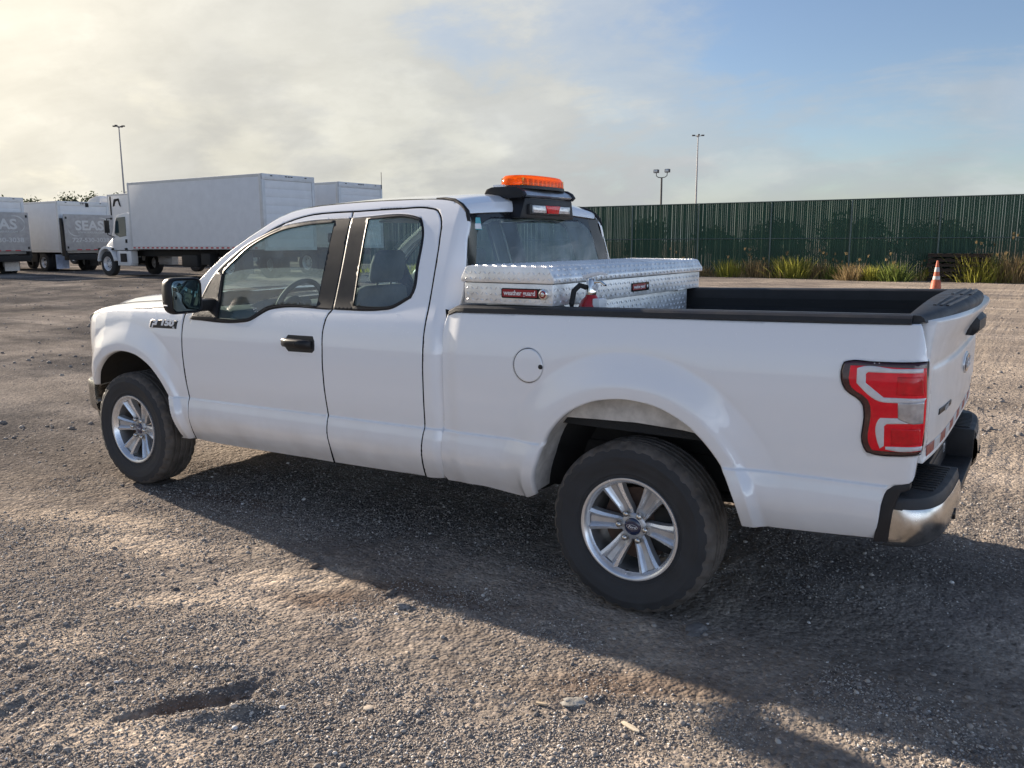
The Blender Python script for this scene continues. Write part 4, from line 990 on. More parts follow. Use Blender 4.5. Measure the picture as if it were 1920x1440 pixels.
# ---- fender badge
bx0, bx1 = -3.372, -3.098
def bsurf(off): return lambda u, v: np.stack([u, -(W(u,v,'fender')+off), v], 1)
bd = panel('fender_badge', [(-3.345,1.096),(bx1,1.100),(bx1+.004,1.150),(-3.25,1.151),(-3.345,1.140)], bsurf(.004), M['trim'], truck, h=.02, gap=0, roll=.002, depth=.006)[0]
def on_f(x, z, off): return (x, -(float(W(x,z,'fender'))+off), z)
up_f = (Vector(on_f(-3.2,1.15,0))-Vector(on_f(-3.2,1.10,0))).normalized()
text_mesh('badge_lettering', '150', .052, M['white_print'], bd, frame(on_f(-3.192,1.1315,.0065),(1,0,0),up_f), .0018, .0026, 1.75, .10, space=1.0)
# the big outlined F
def fpts(sc, ox, oz): return [(ox+x*sc, oz+z*sc) for x, z in ((0,0),(.35,0),(.42,.42),(.80,.42),(.86,.62),(.98,.62),(1.05,1.0),(.25,1.0),(.08,.80))]
fo = [(-3.372,1.094),(-3.338,1.094),(-3.334,1.113),(-3.300,1.114),(-3.293,1.146),(-3.352,1.150),(-3.368,1.140)]
fi = [(-3.3645,1.0985),(-3.346,1.0985),(-3.342,1.126),(-3.318,1.127),(-3.317,1.132),(-3.340,1.132),(-3.339,1.137),(-3.304,1.138),(-3.303,1.142),(-3.350,1.145),(-3.362,1.137)]
panel('badge_letter', fo, bsurf(.0075), M['white_print'], bd, h=.02, gap=0, roll=.0005, depth=.003, raw=True)
panel('badge_letter_face', fi, bsurf(.0085), M['trim'], bd, h=.02, gap=0, roll=.0005, depth=.002, raw=True)
text_mesh('badge_lettering', 'XL', .017, M['white_print'], bd, frame(on_f(-3.120,1.1065,.0065),(1,0,0),up_f), .0010, .0004, 1.3)

# ---- door handles
for s in (-1, 1):
    d = FD[0] if s == -1 else FD[1]
    hp = panel('handle_recess', OUT['handle'], lambda u,v: np.stack([u,-(W(u,v,'cab')+.002),v],1), M['black'], d, h=.02, gap=-.004, roll=.003, depth=.01)[0]
    hh = MB()
    rr = []
    for x, zc_, hz, o in ((-2.118,1.081,.017,.012),(-2.108,1.081,.022,.030),(-2.06,1.081,.0235,.040),(-1.98,1.080,.0235,.042),(-1.915,1.079,.023,.036),(-1.892,1.078,.021,.014)):
        w = float(W(x,zc_,'cab')); rr.append([(x,-(w-.005),zc_+hz),(x,-(w+o*.8),zc_+hz*.95),(x,-(w+o),zc_+hz*.6),(x,-(w+o),zc_-hz*.5),(x,-(w+o*.8),zc_-hz),(x,-(w-.005),zc_-hz)])
    h2 = hh.loft(rr, True, True).build('door_handle', M['trim'], d, 50)
    MB().lathe([(0,-.0445),(.007,-.0445),(.0085,-.041)], (-1.985,-float(W(-1.985,1.081,'cab')),1.079),'y',14).build('lock_cylinder', M['gloss_black'], d)
    if s == 1:
        for o in list(d.children):
            if o.name.split('.')[0] in ('handle_recess','door_handle','lock_cylinder'): o.scale = (1,-1,1)

# ---- mirrors
for s in (-1, 1):
    def m_ring(x, y0, y1, z0, z1, r):
        c = [];
        for cy, cz, a0 in ((y1-r,z1-r,0),(y0+r,z1-r,90),(y0+r,z0+r,180),(y1-r,z0+r,270)):
            for a in (0,30,60,90): c.append((x, cy+r*math.cos(R(a0+a)), cz+r*math.sin(R(a0+a))))
        return c
    y0, y1, z0, z1 = -1.240,-1.022,1.218,1.432
    mm_ = MB().loft([m_ring(-2.885,y0+.05,y1-.03,z0+.05,z1-.05,.04), m_ring(-2.872,y0+.025,y1-.015,z0+.025,z1-.025,.045), m_ring(-2.84,y0+.006,y1-.002,z0+.006,z1-.005,.045), m_ring(-2.80,y0,y1,z0,z1,.042), m_ring(-2.765,y0+.003,y1-.002,z0+.003,z1-.003,.040), m_ring(-2.758,y0+.010,y1-.008,z0+.010,z1-.010,.036), m_ring(-2.768,y0+.016,y1-.013,z0+.016,z1-.016,.032)], True, True).build('side_mirror', M['trim'], truck, 60)
    mg = MB().loft([m_ring(-2.764,y0+.018,y1-.015,z0+.018,z1-.018,.03), m_ring(-2.7625,y0+.020,y1-.017,z0+.020,z1-.020,.03)], True, True).build('mirror_glass', M['mirror'], mm_, 60)
    MB().loft([m_ring(-2.7605,y0+.026,y0+.085,z1-.085,z1-.028,.028), m_ring(-2.757,y0+.030,y0+.081,z1-.081,z1-.032,.024)], True, True).build('blind_spot_mirror', M['mirror'], mm_, 60)
    MB().prism([(-2.83,1.225),(-2.78,1.225),(-2.77,1.29),(-2.83,1.30)],'y',-1.03,-.90,.008).build('mirror_arm', M['trim'], mm_, 30)
    panel('mirror_sail', [(-2.955,1.178),(-2.725,1.180),(-2.782,1.45),(-2.838,1.452)], lambda u,v: np.stack([u,-(W(u,v,'cab')+.006),v],1), M['black'], mm_, h=.04, gap=0, roll=.004, depth=.02)
    MB().box(-2.955,-2.735,-.972,-.930,1.162,1.190,.008).build('mirror_base', M['black'], mm_)
    # small white strip on the outer edge of the shell
    MB().tube([(-2.845,y0+.0,z0+.055),(-2.79,y0-.002,z0+.055)], .004, 6).build('turn_signal_slit', M['white_print'], mm_)
    if s == 1: mm_.scale = (1,-1,1)

# ---- rear bumper
bq = smooth_line([(1.035,-.965),(1.085,-.968),(1.150,-.925),(1.188,-.84),(1.205,-.70),(1.215,-.42)], False, .03)
def bring(z, o, k=1.0): return [(p[0]+o, p[1]*(1+o*.4*k), z) for p in bq]
bmp = MB().box(1.02,1.09,-.90,.90,.52,.655,.01).build('rear_bumper', M['black'], truck, 30)
for s in (-1, 1):
    rr = [bring(.665,-.012),bring(.668,-.002),bring(.655,.004),bring(.60,.010),bring(.55,.004),bring(.525,-.012),bring(.515,-.05)]
    MB().loft([[(x,-s*y,z) for x,y,z in r] for r in rr], False).build('chrome_face', M['chrome_dull'], bmp, 60)
for s in (-1, 1):
    pm = MB(); rr = []
    for p in bq:
        t = (p[1]+.965)/.545
        inn = 1.02 if p[1] < -.94 else 1.005
        xi = max(p[0]-.175, inn); y_in = p[1]+(.06 if p[0] < 1.12 else 0.03)
        zt = .712
        rr.append([(p[0]-.005,p[1],.664),(p[0]-.004,p[1],.690),(p[0]-.012,p[1]+.004,zt-.004),(p[0]-.026,p[1]+.008,zt),(xi,y_in,zt),(xi,y_in,.664)])
    rr = [[(x,s*-y,z) for x,y,z in r] for r in rr]
    pad = pm.loft(rr, True, True).build('step_pad', M['pad'], bmp, 40)
    rbs = MB()
    for k in range(11):
        y = s*(.44+.036*k); xe = float(np.interp(-abs(y),[q[1] for q in bq],[q[0] for q in bq]))-.035
        rbs.box(1.045,xe,min(y,y+s*.016),max(y,y+s*.016),.7115,.7185,.002)
    rbs.build('step_ribs', M['black'], bmp, 30)
    MB().prism([(1.02,.535),(1.04,.535),(1.05,.66),(1.07,.73),(1.10,.745),(1.10,.765),(1.05,.755),(1.022,.735),(1.010,.69),(1.0,.60),(.99,.53)],'y',s*.925,s*.972,.004).build('bumper_filler', M['black'], bmp, 30)
    MB().prism([(s*.40,.56),(s*.43,.56),(s*.43,.71),(s*.40,.712)],'x',1.02,1.205,.006).build('step_side', M['black'], bmp, 30)
cp_ = MB(); cp_.box(1.055,1.085,-.41,.41,.52,.70,.006); cp_.box(1.06,1.205,-.41,.41,.535,.575,.008); cp_.box(1.06,1.10,-.41,.41,.69,.715,.005)
cp_.build('plate_recess', M['black'], bmp, 30)
for s in (-1,1):
    MB().box(1.084,1.094,s*.27-.03,s*.27+.03,.62,.665,.003).build('plate_lamp', M['lens_clear'], bmp)
    MB().lathe([(0,.015),(.022,.015),(.026,0)], (1.21,s*.60,.575),'x',16).build('sensor_hole', M['gloss_black'], bmp)
MB().box(1.0,1.16,-.045,.045,.455,.545,.008).build('hitch_receiver', M['under'], truck)
MB().box(1.15,1.17,-.055,.055,.445,.555,.004).build('receiver_collar', M['under'], truck)

# ---- underbody: frame, axles, liners
und = MB()
for s in (-1, 1):
    und.box(-4.25,1.02,s*.52-.05,s*.52+.05,.50,.66,.01)
und.box(-3.1,-1.05,-.86,.86,.47,.60,.01); und.box(-3.05,-.98,-.80,.80,.60,.68)
for x in (-4.0,-3.0,-2.0,-1.0,-.1,.75): und.box(x-.05,x+.05,-.55,.55,.52,.62)
und.build('chassis_frame', M['under'], truck, 30)
ax = MB(); ax.tube([(0,-.80,ZW),(0,.80,ZW)], .05, 14); ax.lathe([(0,-.16),(.09,-.14),(.15,-.05),(.16,0),(.15,.05),(.09,.14),(0,.16)], (0,0,ZW),'x',24)
for s in (-1,1):
    ax.tube([(-.62,s*.52,.50),(-.3,s*.52,.46),(0,s*.52,.44),(.35,s*.52,.47),(.72,s*.52,.56)], .028, 8)
    ax.tube([(.12,s*.46,.36),(.30,s*.44,.66)], .03, 10)
ax.build('rear_axle', M['under'], truck, 40)
MB().tube([(-3.683,-.76,ZW),(-3.683,.76,ZW)], .04, 10).build('front_axle', M['under'], truck)
MB().tube([(-2.2,.30,.45),(-1.2,.32,.46),(-.6,.36,.46),(-.35,.55,.50),(.1,.60,.72),(.4,.62,.60),(.62,.74,.46),(.72,.93,.42)], .036, 10).build('exhaust_pipe', M['rust'], truck, 60)
MB().tube([(-2.0,.32,.46),(-1.2,.32,.46)], .09, 14).build('muffler', M['rust'], truck, 60)
MB().lathe([(.18,-.10),(.36,-.10),(.385,-.06),(.385,.06),(.36,.10),(.18,.10)], (.62,0,.56),'z',40,True).build('spare_tyre', M['tyre'], truck, 40)
MB().prism([(-1.0,.42),(-.55,.42),(-.52,.62),(-1.0,.62)],'y',-.78,-.30,.02).build('fuel_tank', M['under'], truck, 30)
MB().box(-2.96,-2.80,-.80,-.62,.355,.41,.01).build('body_mount', M['under'], truck)
MB().box(-2.80,-2.70,-.78,-.70,.36,.395,.01).build('body_mount', M['under'], truck)
for s in (-1, 1):
    for cx, opn, a0, a1, nm in ((0.0,REAR_OPEN,11,171,'rear'),(-3.683,FRONT_OPEN,1,151,'front')):
        part = 'bed' if nm == 'rear' else 'fender'
        th = np.linspace(a0,a1,36); r = np.interp(th,opn[0],opn[1])+.012
        ar = [(cx+q*math.cos(R(t)), ZW+q*math.sin(R(t))) for t,q in zip(th,r)]
        wl = [max(.80,float(W(x,z,part))-.024) if z > .36 else .92 for x,z in ar]
        m_ = M['dirty_white'] if nm == 'rear' else M['under']
        MB().loft([[(x,s*w,z) for (x,z),w in zip(ar,wl)],[(x,s*.80,z+.01) for x,z in ar]], False).build('arch_lip', m_, truck, 60)
        if nm == 'rear':   # inner bed side, dirty white, hanging behind the arch
            tp = [(x*1.02,z+.02) for x,z in ar if abs(x) < .45 and z > .80]
            xr, xl = tp[0][0], tp[-1][0]
            lo = [(xl,.835),(xl*.6,.842),(0,.850),(xr*.6,.842),(xr,.825)]
            MB().prism(tp+lo,'y',s*.900,s*.890,.002).build('inner_bed_side', m_, truck, 40)
        z2 = .05 if nm == 'rear' else .02
        MB().loft([[(x,s*.802,z+.01) for x,z in ar],[(cx+(x-cx)*.97,s*.60,z-z2) for x,z in ar],[(cx+(x-cx)*.95,s*.56,z-z2-.02) for x,z in ar],[(cx+(x-cx)*.0,s*.56,.70) for x,z in ar]], False).build('wheel_well', M['under'], truck, 60)
for s in (-1,1):   # inner rocker closing the underside of bed and cab
    MB().prism([(s*.60,.46),(s*.86,.43),(s*.90,.50),(s*.93,.62),(s*.60,.70)],'x',-3.02,-1.06,.01).build('rocker', M['under'], truck, 30)
    MB().prism([(s*.60,.60),(s*.87,.47),(s*.90,.52),(s*.92,.75),(s*.60,.80)],'x',-1.03,-.53,.01).build('bed_sill', M['under'], truck, 30)
    MB().prism([(s*.60,.60),(s*.86,.555),(s*.90,.58),(s*.92,.80),(s*.60,.80)],'x',.53,1.0,.01).build('bed_sill', M['under'], truck, 30)

# ---- cab interior
ci = MB(); ci.box(-3.12,-1.01,-.90,.90,.60,.66); ci.build('cab_floor', M['interior'], truck, 0)
for s in (-1, 1):
    MB().loft([[(x, s*(float(W(x,z,'cab'))-.05), z) for x in (-3.02,-2.2,-1.08)] for z in (.62,.9,1.17)]+[[(x, s*.82, 1.17) for x in (-3.02,-2.2,-1.08)]], False).build('door_card', M['interior'], truck, 30)
    # inner pillars
    MB().tube([(-1.80,s*(float(W(-1.8,1.24,'cab'))-.05),1.24),(-1.83,s*(float(W(-1.83,1.76,'cab'))-.05),1.76)], .04, 10).build('inner_pillar', M['interior'], truck)
    MB().loft([[(x,s*(float(W(x,z,'cab'))-.035),z) for x,z in ((-1.23,1.20),(-1.235,1.4),(-1.25,1.55),(-1.28,1.72))],[(-1.07,s*(float(W(-1.07,z,'cab'))-.06),z) for z in (1.20,1.4,1.55,1.72)]], False).build('rear_pillar_trim', M['headliner'], truck, 60)
hl_ = [(p[0],p[1]*.97,p[2]-.055) for p in roof_e]
MB().loft(ruled([np.array(p) for p in hl_], roof_b, lambda t: .035, 15), False).build('headliner', M['headliner'], truck, 60)
dash = MB().prism([(-3.10,1.20),(-2.92,1.235),(-2.74,1.215),(-2.68,1.15),(-2.72,.95),(-2.80,.66),(-3.10,.66)],'y',-.84,.84,.03).build('dashboard', M['interior'], truck, 40)
MB().prism([(-2.86,1.225),(-2.72,1.275),(-2.69,1.24),(-2.70,1.15)],'y',-.62,-.22,.015).build('instrument_hood', M['interior'], dash, 40)
MB().box(-2.735,-2.70,-.12,.16,1.06,1.20,.01).build('centre_screen', M['gloss_black'], dash)
def torus(mb, c, R_, r, tilt, n=40, m=10):
    rings = []
    ex = Vector((0,1,0)); ey = Vector((-math.sin(tilt),0,math.cos(tilt))); ez = ex.cross(ey)
    for i in range(n):
        a = 2*math.pi*i/n; d = ex*math.cos(a)+ey*math.sin(a)
        rings.append([Vector(c)+d*(R_+r*math.cos(2*math.pi*k/m))+ez*(r*math.sin(2*math.pi*k/m)) for k in range(m)])
    rings.append(rings[0]); mb.loft(rings, True, False); return ex, ey
sw = MB(); c_ = (-2.60,-.42,1.215); ex_, ey_ = torus(sw, c_, .185, .017, R(-22))
swo = sw.build('steering_wheel', M['interior'], truck, 60)
sp = MB()
for a in (200,270,340):
    d = ex_*math.cos(R(a))+ey_*math.sin(R(a)); sp.tube([Vector(c_)-Vector((.03,0,0)),Vector(c_)+d*.18], [.045,.018], 8)
sp.lathe([(0,.02),(.06,.015),(.075,0),(.07,-.05)], (c_[0]-.03,c_[1],c_[2]),'x',24); sp.tube([Vector(c_)-Vector((.04,0,.02)),Vector((-2.80,-.42,1.10))], .05, 10)
sp.build('wheel_hub', M['interior'], swo, 60)
def seat(cx, cy, w, back=True, high=1.36):
    r_ = empty_part = None
    sb = MB(); rr = []
    for z, x, th_, ww in ((.80,cx+.02,.13,w*.92),(.95,cx+.05,.15,w),(1.12,cx+.09,.14,w),(1.26,cx+.13,.12,w*.96),(high,cx+.165,.09,w*.78),(high+.02,cx+.17,.05,w*.62)):
        rr.append([(x+th_*math.copysign(abs(math.cos(t))**.7,math.cos(t))*.6, cy+ww/2*math.copysign(abs(math.sin(t))**.55,math.sin(t)), z) for t in np.linspace(0,2*math.pi,24,endpoint=False)])
    o = sb.loft(rr, True, True).build('seat', M['seat'], truck, 60)
    MB().prism([(cx-.48,.68),(cx+.03,.66),(cx+.05,.86),(cx-.40,.90),(cx-.50,.86)],'y',cy-w/2,cy+w/2,.04).build('cushion', M['seat'], o, 60)
    hb = MB(); rr = []
    for z, k, ww in ((high+.035,.7,.22),(high+.06,1,.26),(high+.14,1.05,.265),(high+.195,.9,.24),(high+.222,.55,.18)):
        x = cx+.185+(z-high)*.25
        rr.append([(x+.055*k*math.cos(t), cy+ww/2*math.copysign(abs(math.sin(t))**.6,math.sin(t)), z) for t in np.linspace(0,2*math.pi,20,endpoint=False)])
    hb.loft(rr, True, True).build('headrest', M['seat'], o, 60)
    for s in (-1,1): MB().tube([(cx+.17,cy+s*.06,high-.02),(cx+.19,cy+s*.06,high+.07)], .007, 6).build('headrest_post', M['chrome_dull'], o)
seat(-2.05,-.42,.50); seat(-2.05,.42,.50)
seat(-1.36,-.40,.52,high=1.30); seat(-1.36,.40,.52,high=1.30)
ivm = MB().box(-2.62,-2.60,-.13,.13,1.625,1.69,.012).build('rear_view_mirror', M['gloss_black'], truck)
MB().tube([(-2.61,0,1.69),(-2.58,0,1.79)], .012, 8).build('mirror_stalk', M['interior'], ivm)
for s in (-1,1): MB().prism([(-2.42,1.775),(-2.24,1.80),(-2.24,1.785),(-2.42,1.76)],'y',s*.16,s*.56,.004).build('sun_visor', M['headliner'], truck)

# ---- wheels
def make_wheel():
    w = empty('wheel')
    # tyre: lathe with tread grooves and shoulder blocks
    hw_, Rt = .1225, .386
    prof = [(.212,-.092),(.228,-.100),(.236,-.1035),(.246,-.1050),(.252,-.1115),(.258,-.1120),(.264,-.1125),(.285,-.1200),(.288,-.1215),(.305,-.1245),(.318,-.1255),(.321,-.1270),(.330,-.1265),(.333,-.1245),(.345,-.1225),(.356,-.1195),(.362,-.1165),(.372,-.109),(.379,-.098)]
    tread = [(Rt-.004,-.090),(Rt-.001,-.078)]
    for g in (-.060,-.020,.020,.060): tread += [(Rt,g-.0085),(Rt-.009,g-.005),(Rt-.009,g+.005),(Rt,g+.0085)]
    tread += [(Rt-.001,.078),(Rt-.004,.090)]
    full = prof+tread+[(r,-h) for r,h in prof[::-1]]
    n = 180; V = []; Fc = []; m = len(full); sh = {i for i,(r,h) in enumerate(full) if abs(h) > .088 and r > .352}
    mid = {i for i,(r,h) in enumerate(full) if abs(h) <= .079 and r > Rt-.002}
    for k in range(n):
        a = 2*math.pi*k/n
        for i,(r,h) in enumerate(full):
            off = 2 if h > 0 else 0
            if .335 < r < .352 and k % 3 == 0: h *= .985
            if i in sh and (k+off) % 6 in (0,1): r -= .0085 if r > .358 else .004
            if i in mid and (k+(3 if abs(h) < .03 else 0)+int(h*200)) % 6 == 0: r -= .0035
            V.append((r*math.cos(a), h, r*math.sin(a)))
    for k in range(n):
        for i in range(m-1): Fc.append((k*m+i, ((k+1)%n)*m+i, ((k+1)%n)*m+i+1, k*m+i+1))
    ty = mesh_obj('tyre', V, Fc, M['tyre'], w, 30); ty.data.materials.append(M['tread'])
    ra = np.array([full[i][0] for i in range(m)]); ty.data.polygons.foreach_set('material_index', [1 if ra[i] > .356 and ra[i+1] > .356 else 0 for k in range(n) for i in range(m-1)])
    rim = MB().lathe([(.203,-.080),(.211,-.092),(.2165,-.1080),(.2255,-.1125),(.2315,-.1115),(.2330,-.1060),(.228,-.09)],(0,0,0),'y',72).build('rim', M['alloy_face'], w, 50)
    MB().lathe([(.2055,-.083),(.198,-.06),(.192,0),(.198,.09),(.215,.10)],(0,0,0),'y',60).build('barrel', M['alloy_dark'], w, 50)
    for k in range(6):
        a = k*math.pi/3; ca, sa = math.cos(a), math.sin(a)
        rr = []; fr1 = []; fr2 = []
        for r, wd, d in ((.048,.026,-.050),(.075,.032,-.054),(.105,.0345,-.062),(.140,.040,-.073),(.175,.047,-.082),(.200,.054,-.087),(.211,.059,-.091)):
            gr_ = .017 if r > .08 else .003
            sec = [(-wd,d+.040),(-wd*.97,d+.006),(-wd*.66,d),(-wd*.26,d+gr_),(wd*.26,d+gr_),(wd*.66,d),(wd*.97,d+.006),(wd,d+.040)]
            rr.append([(r*ca-t*sa, y, r*sa+t*ca) for t, y in sec])
            for lst, q in ((fr1,-1),(fr2,1)):
                s2 = [(q*wd*.96,d+.0045),(q*wd*.66,d-.0012),(q*wd*.46,d+gr_*.47)]
                lst.append([(r*ca-t*sa, y, r*sa+t*ca) for t, y in s2])
        spk = MB().loft(rr, True, True).build('spoke', M['alloy'], w, 32)
        for lst in (fr1, fr2): MB().loft(lst[1:-1], False).build('spoke_edge', M['alloy_face'], spk, 25)
        lr = .0640; MB().lathe([(0,-.082),(.008,-.081),(.0135,-.076),(.0150,-.066),(.0150,-.048)],(lr*ca,0,lr*sa),'y',10).build('lug_nut', M['chrome_dull'], w, 40)
    hub = MB().lathe([(.030,-.030),(.058,-.036),(.060,-.050),(.056,-.0535),(.045,-.056),(.0435,-.059),(.040,-.060)],(0,0,0),'y',40).build('hub', M['alloy'], w, 40)
    hc = MB().lathe([(0,-.067),(.020,-.0665),(.033,-.065),(.0385,-.061),(.0395,-.054)],(0,0,0),'y',40).build('hub_cap', M['badge_blue'], w, 40)
    MB().prism([(.027*math.cos(t), .0115*math.sin(t)) for t in np.linspace(0,2*math.pi,30,endpoint=False)],'y',-.0685,-.066).build('cap_oval', M['silver_print'], hc)
    MB().prism([(.0252*math.cos(t), .0100*math.sin(t)) for t in np.linspace(0,2*math.pi,30,endpoint=False)],'y',-.0692,-.067).build('cap_oval_field', M['badge_blue'], hc)
    text_mesh('cap_script','Ford',.017,M['white_print'],hc,frame((0,-.0695,0),(1,0,0),(0,0,1)),.0003,.0002,1.15,.35)
    MB().lathe([(.05,.0),(.165,.0),(.168,.008),(.165,.022),(.05,.022)],(0,0,0),'y',40).build('brake_disc', M['rust'], w, 40)
    MB().prism([(.06,-.10),(.17,-.11),(.185,0),(.17,.11),(.06,.10),(.09,0)],'y',-.012,.035,.008).build('brake_caliper', M['under'], w, 30)
    MB().tube([(.0,-.085,-.196),(.0,-.108,-.188)], .0035, 6).build('valve_stem', M['rubber'], w)
    return w
wheel0 = make_wheel()
# wheels are parts of the truck: their meshes keep a sub-part level below a joined tyre object
def place_wheel(src, loc, rz, first):
    root = bpy.data.objects['wheel'] if first else None
    return None
def wheel_part(loc, rz, flip, spin):
    # thing > part (tyre carries the transform) > sub-parts
    tyre0 = [c for c in wheel0.children if c.name.split('.')[0] == 'tyre'][0]
    t = bpy.data.objects.new('wheel', tyre0.data); link(t, truck)
    t.location = loc; t.rotation_mode = 'XYZ'
    t.rotation_euler = (Matrix.Rotation(rz+(math.pi if flip else 0),4,'Z') @ Matrix.Rotation(spin,4,'Y')).to_euler()
    def rec(o):
        for c in o.children:
            yield c; yield from rec(c)
    for c in rec(wheel0):
        if c is tyre0: continue
        k = bpy.data.objects.new(c.name.split('.')[0], c.data); link(k, t)
    return t
for x, yc, z, rz, flip, spin in ((0,-.8585,ZW,0,False,R(2)),(0,.8585,ZW,0,True,R(40)),(-3.683,-.8585,ZW,.026,False,R(5)),(-3.683,.8585,ZW,.026,True,R(25))):
    wheel_part((x,yc,z), rz, flip, spin)
def kill(o):
    for c in list(o.children): kill(c)
    bpy.data.objects.remove(o, do_unlink=True)
kill(wheel0)

# ---- rain drops left on the paint
def drops(zones, part):
    mb = MB()
    for (x0,x1,z0,z1,n) in zones:
        for _ in range(n):
            x = x0+(x1-x0)*rng.random(); z = z0+(z1-z0)*rng.random()**.8; r = .0013+.0018*rng.random()**2; w = float(W(x,z,part))
            b = len(mb.v); mb.v += [(x+r*math.cos(a),-w,z+r*math.sin(a)) for a in np.arange(6)*math.pi/3]+[(x+.6*r*math.cos(a),-w-r*.55,z+.6*r*math.sin(a)) for a in np.arange(6)*math.pi/3+.5]+[(x,-w-r*.7,z)]
            for k in range(6): mb.f += [(b+k,b+(k+1)%6,b+6+(k+1)%6,b+6+k),(b+6+k,b+6+(k+1)%6,b+12)]
    return mb
M['drop'] = mat('rain_drop',(.95,.96,.98),.08,0,1.0)  # clear drops coloured white, the sky glint put into the colour
for z_, p_ in (([(-2.45,-1.9,1.13,1.255,70),(-3.0,-2.4,1.10,1.16,25),(-1.75,-1.2,1.13,1.27,45)],'cab'),([(-3.5,-3.1,1.13,1.22,60),(-3.9,-3.5,1.10,1.19,30)],'fender'),([(-.9,1.05,1.17,1.305,150),(-.3,.4,1.06,1.16,40)],'bed')):
    drops(z_, p_).build('rain_drops', M['drop'], truck, 0, fix=False)['kind'] = 'stuff'
# ================================================================== toolbox across the bed
tb = empty('toolbox', (-.66,0,1.337))
tag(tb, 'silver diamond plate crossover toolbox lying across the pickup bed rails', 'toolbox')
TX0, TX1, TY = -.255, .250, .915     # local
def lozenges(mb, origin, eu, ev, en, lu, lv, pitch=.027, ln_=.021, wd=.0066, hgt=.0032, margin=.006):
    o, eu, ev, en = map(Vector,(origin,eu,ev,en)); nu = int(lu/pitch); nv = int(lv/pitch)
    for i in range(nu+1):
        for j in range(nv+1):
            cu, cv = (i+.5)*pitch, (j+.5)*pitch
            if cu > lu-margin-.006 or cv > lv-margin-.006 : continue
            a = R(45) if (i+j) % 2 == 0 else R(-45); du, dv = math.cos(a), math.sin(a)
            c = o+eu*cu+ev*cv; d = (eu*du+ev*dv)*ln_/2; p = (eu*-dv+ev*du)*wd/2; t = en*hgt
            b = len(mb.v); mb.v += [tuple(c-d),tuple(c+p),tuple(c+d),tuple(c-p),tuple(c-d*.35+t),tuple(c+d*.35+t)]
            mb.f += [(b,b+4,b+1),(b+1,b+4,b+5),(b+1,b+5,b+2),(b+2,b+5,b+3),(b+3,b+5,b+4),(b+3,b+4,b)]
bmx = MB()
bmx.box(TX0+.008,TX1-.008,-TY,TY,0.002,.100,.004)
body = bmx.build('box_body', M['tread_plate'], tb, 30)
lz = MB()
lozenges(lz,(TX0+.012,-TY-.0003,.008),(1,0,0),(0,0,1),(0,-1,0),.485,.090)
lozenges(lz,(TX1-.008+.0003,-TY+.004,.008),(0,1,0),(0,0,1),(1,0,0),2*TY-.008,.090)
lz.build('tread_pattern', M['tread_plate'], body, 0, fix=False)['kind'] = 'stuff'
lw = MB().box(TX0+.03,TX1-.03,-.77,.77,-.40,.001,.006).build('lower_box', M['tread_plate'], tb, 30)
lz = MB(); lozenges(lz,(TX1-.03+.0003,-.765,-.39),(0,1,0),(0,0,1),(1,0,0),1.53,.385); lz.build('tread_pattern', M['tread_plate'], lw, 0, fix=False)['kind'] = 'stuff'
# lid: prism with chamfered front and rear edges, returned ends
sec = [(TX0-.006,.104),(TX1+.006,.104),(TX1+.006,.128),(TX1-.022,.172),(TX1-.034,.178),(TX0+.034,.180),(TX0+.020,.172),(TX0-.006,.126)]
lid = MB().prism(sec,'y',-TY-.012,TY+.012,.005).build('lid', M['tread_plate'], tb, 30)
lz = MB()
lozenges(lz,(TX0+.012,-TY-.0123,.108),(1,0,0),(0,0,1),(0,-1,0),.485,.066)
lozenges(lz,(TX0+.04,-TY,.1795),(0,1,0),(-1,0,0),(0,0,1),2*TY,.0)
nrm = Vector((.044,0,.028)).normalized(); along = Vector((-.028,0,.044)).normalized()
lozenges(lz,(TX1+.0063,-TY-.006,.104),(0,1,0),(0,0,1),(1,0,0),2*TY+.01,.030,pitch=.026,margin=-.002)
lozenges(lz,Vector((TX1+.006,-TY-.006,.1285))+nrm*.0003,(0,1,0),along,nrm,2*TY+.01,.056,pitch=.028,margin=-.003)
o_ = Vector((TX0+.036,-TY-.006,.1802))
lozenges(lz,o_,(1,0,-.004),(0,1,0),(0,0,1),.435,2*TY+.01)
lz.build('tread_pattern', M['tread_plate'], lid, 0, fix=False)['kind'] = 'stuff'
# badge with lock on the end, badge on the rear face
def rrect(cx, cy, w, h, r):
    p = []
    for sx, sy, a0 in ((1,1,0),(-1,1,90),(-1,-1,180),(1,-1,270)):
        for a in (0,30,60,90): p.append((cx+sx*(w/2-r)+r*math.cos(R(a0+a)), cy+sy*(h/2-r)+r*math.sin(R(a0+a))))
    return p
bd1 = MB().prism(rrect(.085,.056,.235,.046,.008),'y',-TY-.005,-TY-.001).build('end_badge', M['gloss_black'], tb, 30)
MB().prism(rrect(.068,.057,.190,.034,.004),'y',-TY-.0065,-TY-.004).build('badge_plate', M['red_badge'], bd1, 30)
text_mesh('badge_lettering','weather guard',.031,M['white_print'],bd1,frame((.068,-TY-.0068,.057),(1,0,0),(0,0,1)),.0006,.0006,.95)
lk = MB().lathe([(0,-.017),(.012,-.017),(.016,-.014),(.023,-.012),(.025,-.004),(.025,0)],(.198,-TY-.001,.055),'y',24).build('lock', M['chrome'], tb, 40)
MB().lathe([(.010,-.0165),(.0115,-.0185),(.0165,-.0150),(.0168,-.0125)],(.198,-TY-.001,.055),'y',24).build('lock_ring', M['red_badge'], lk, 40)
bd2 = MB().prism(rrect(.02,.048,.22,.046,.008),'x',TX1-.007,TX1-.002).build('rear_badge', M['gloss_black'], tb, 30)
MB().prism(rrect(.0,.049,.165,.032,.004),'x',TX1-.004,TX1-.0005).build('badge_plate', M['red_badge'], bd2, 30)
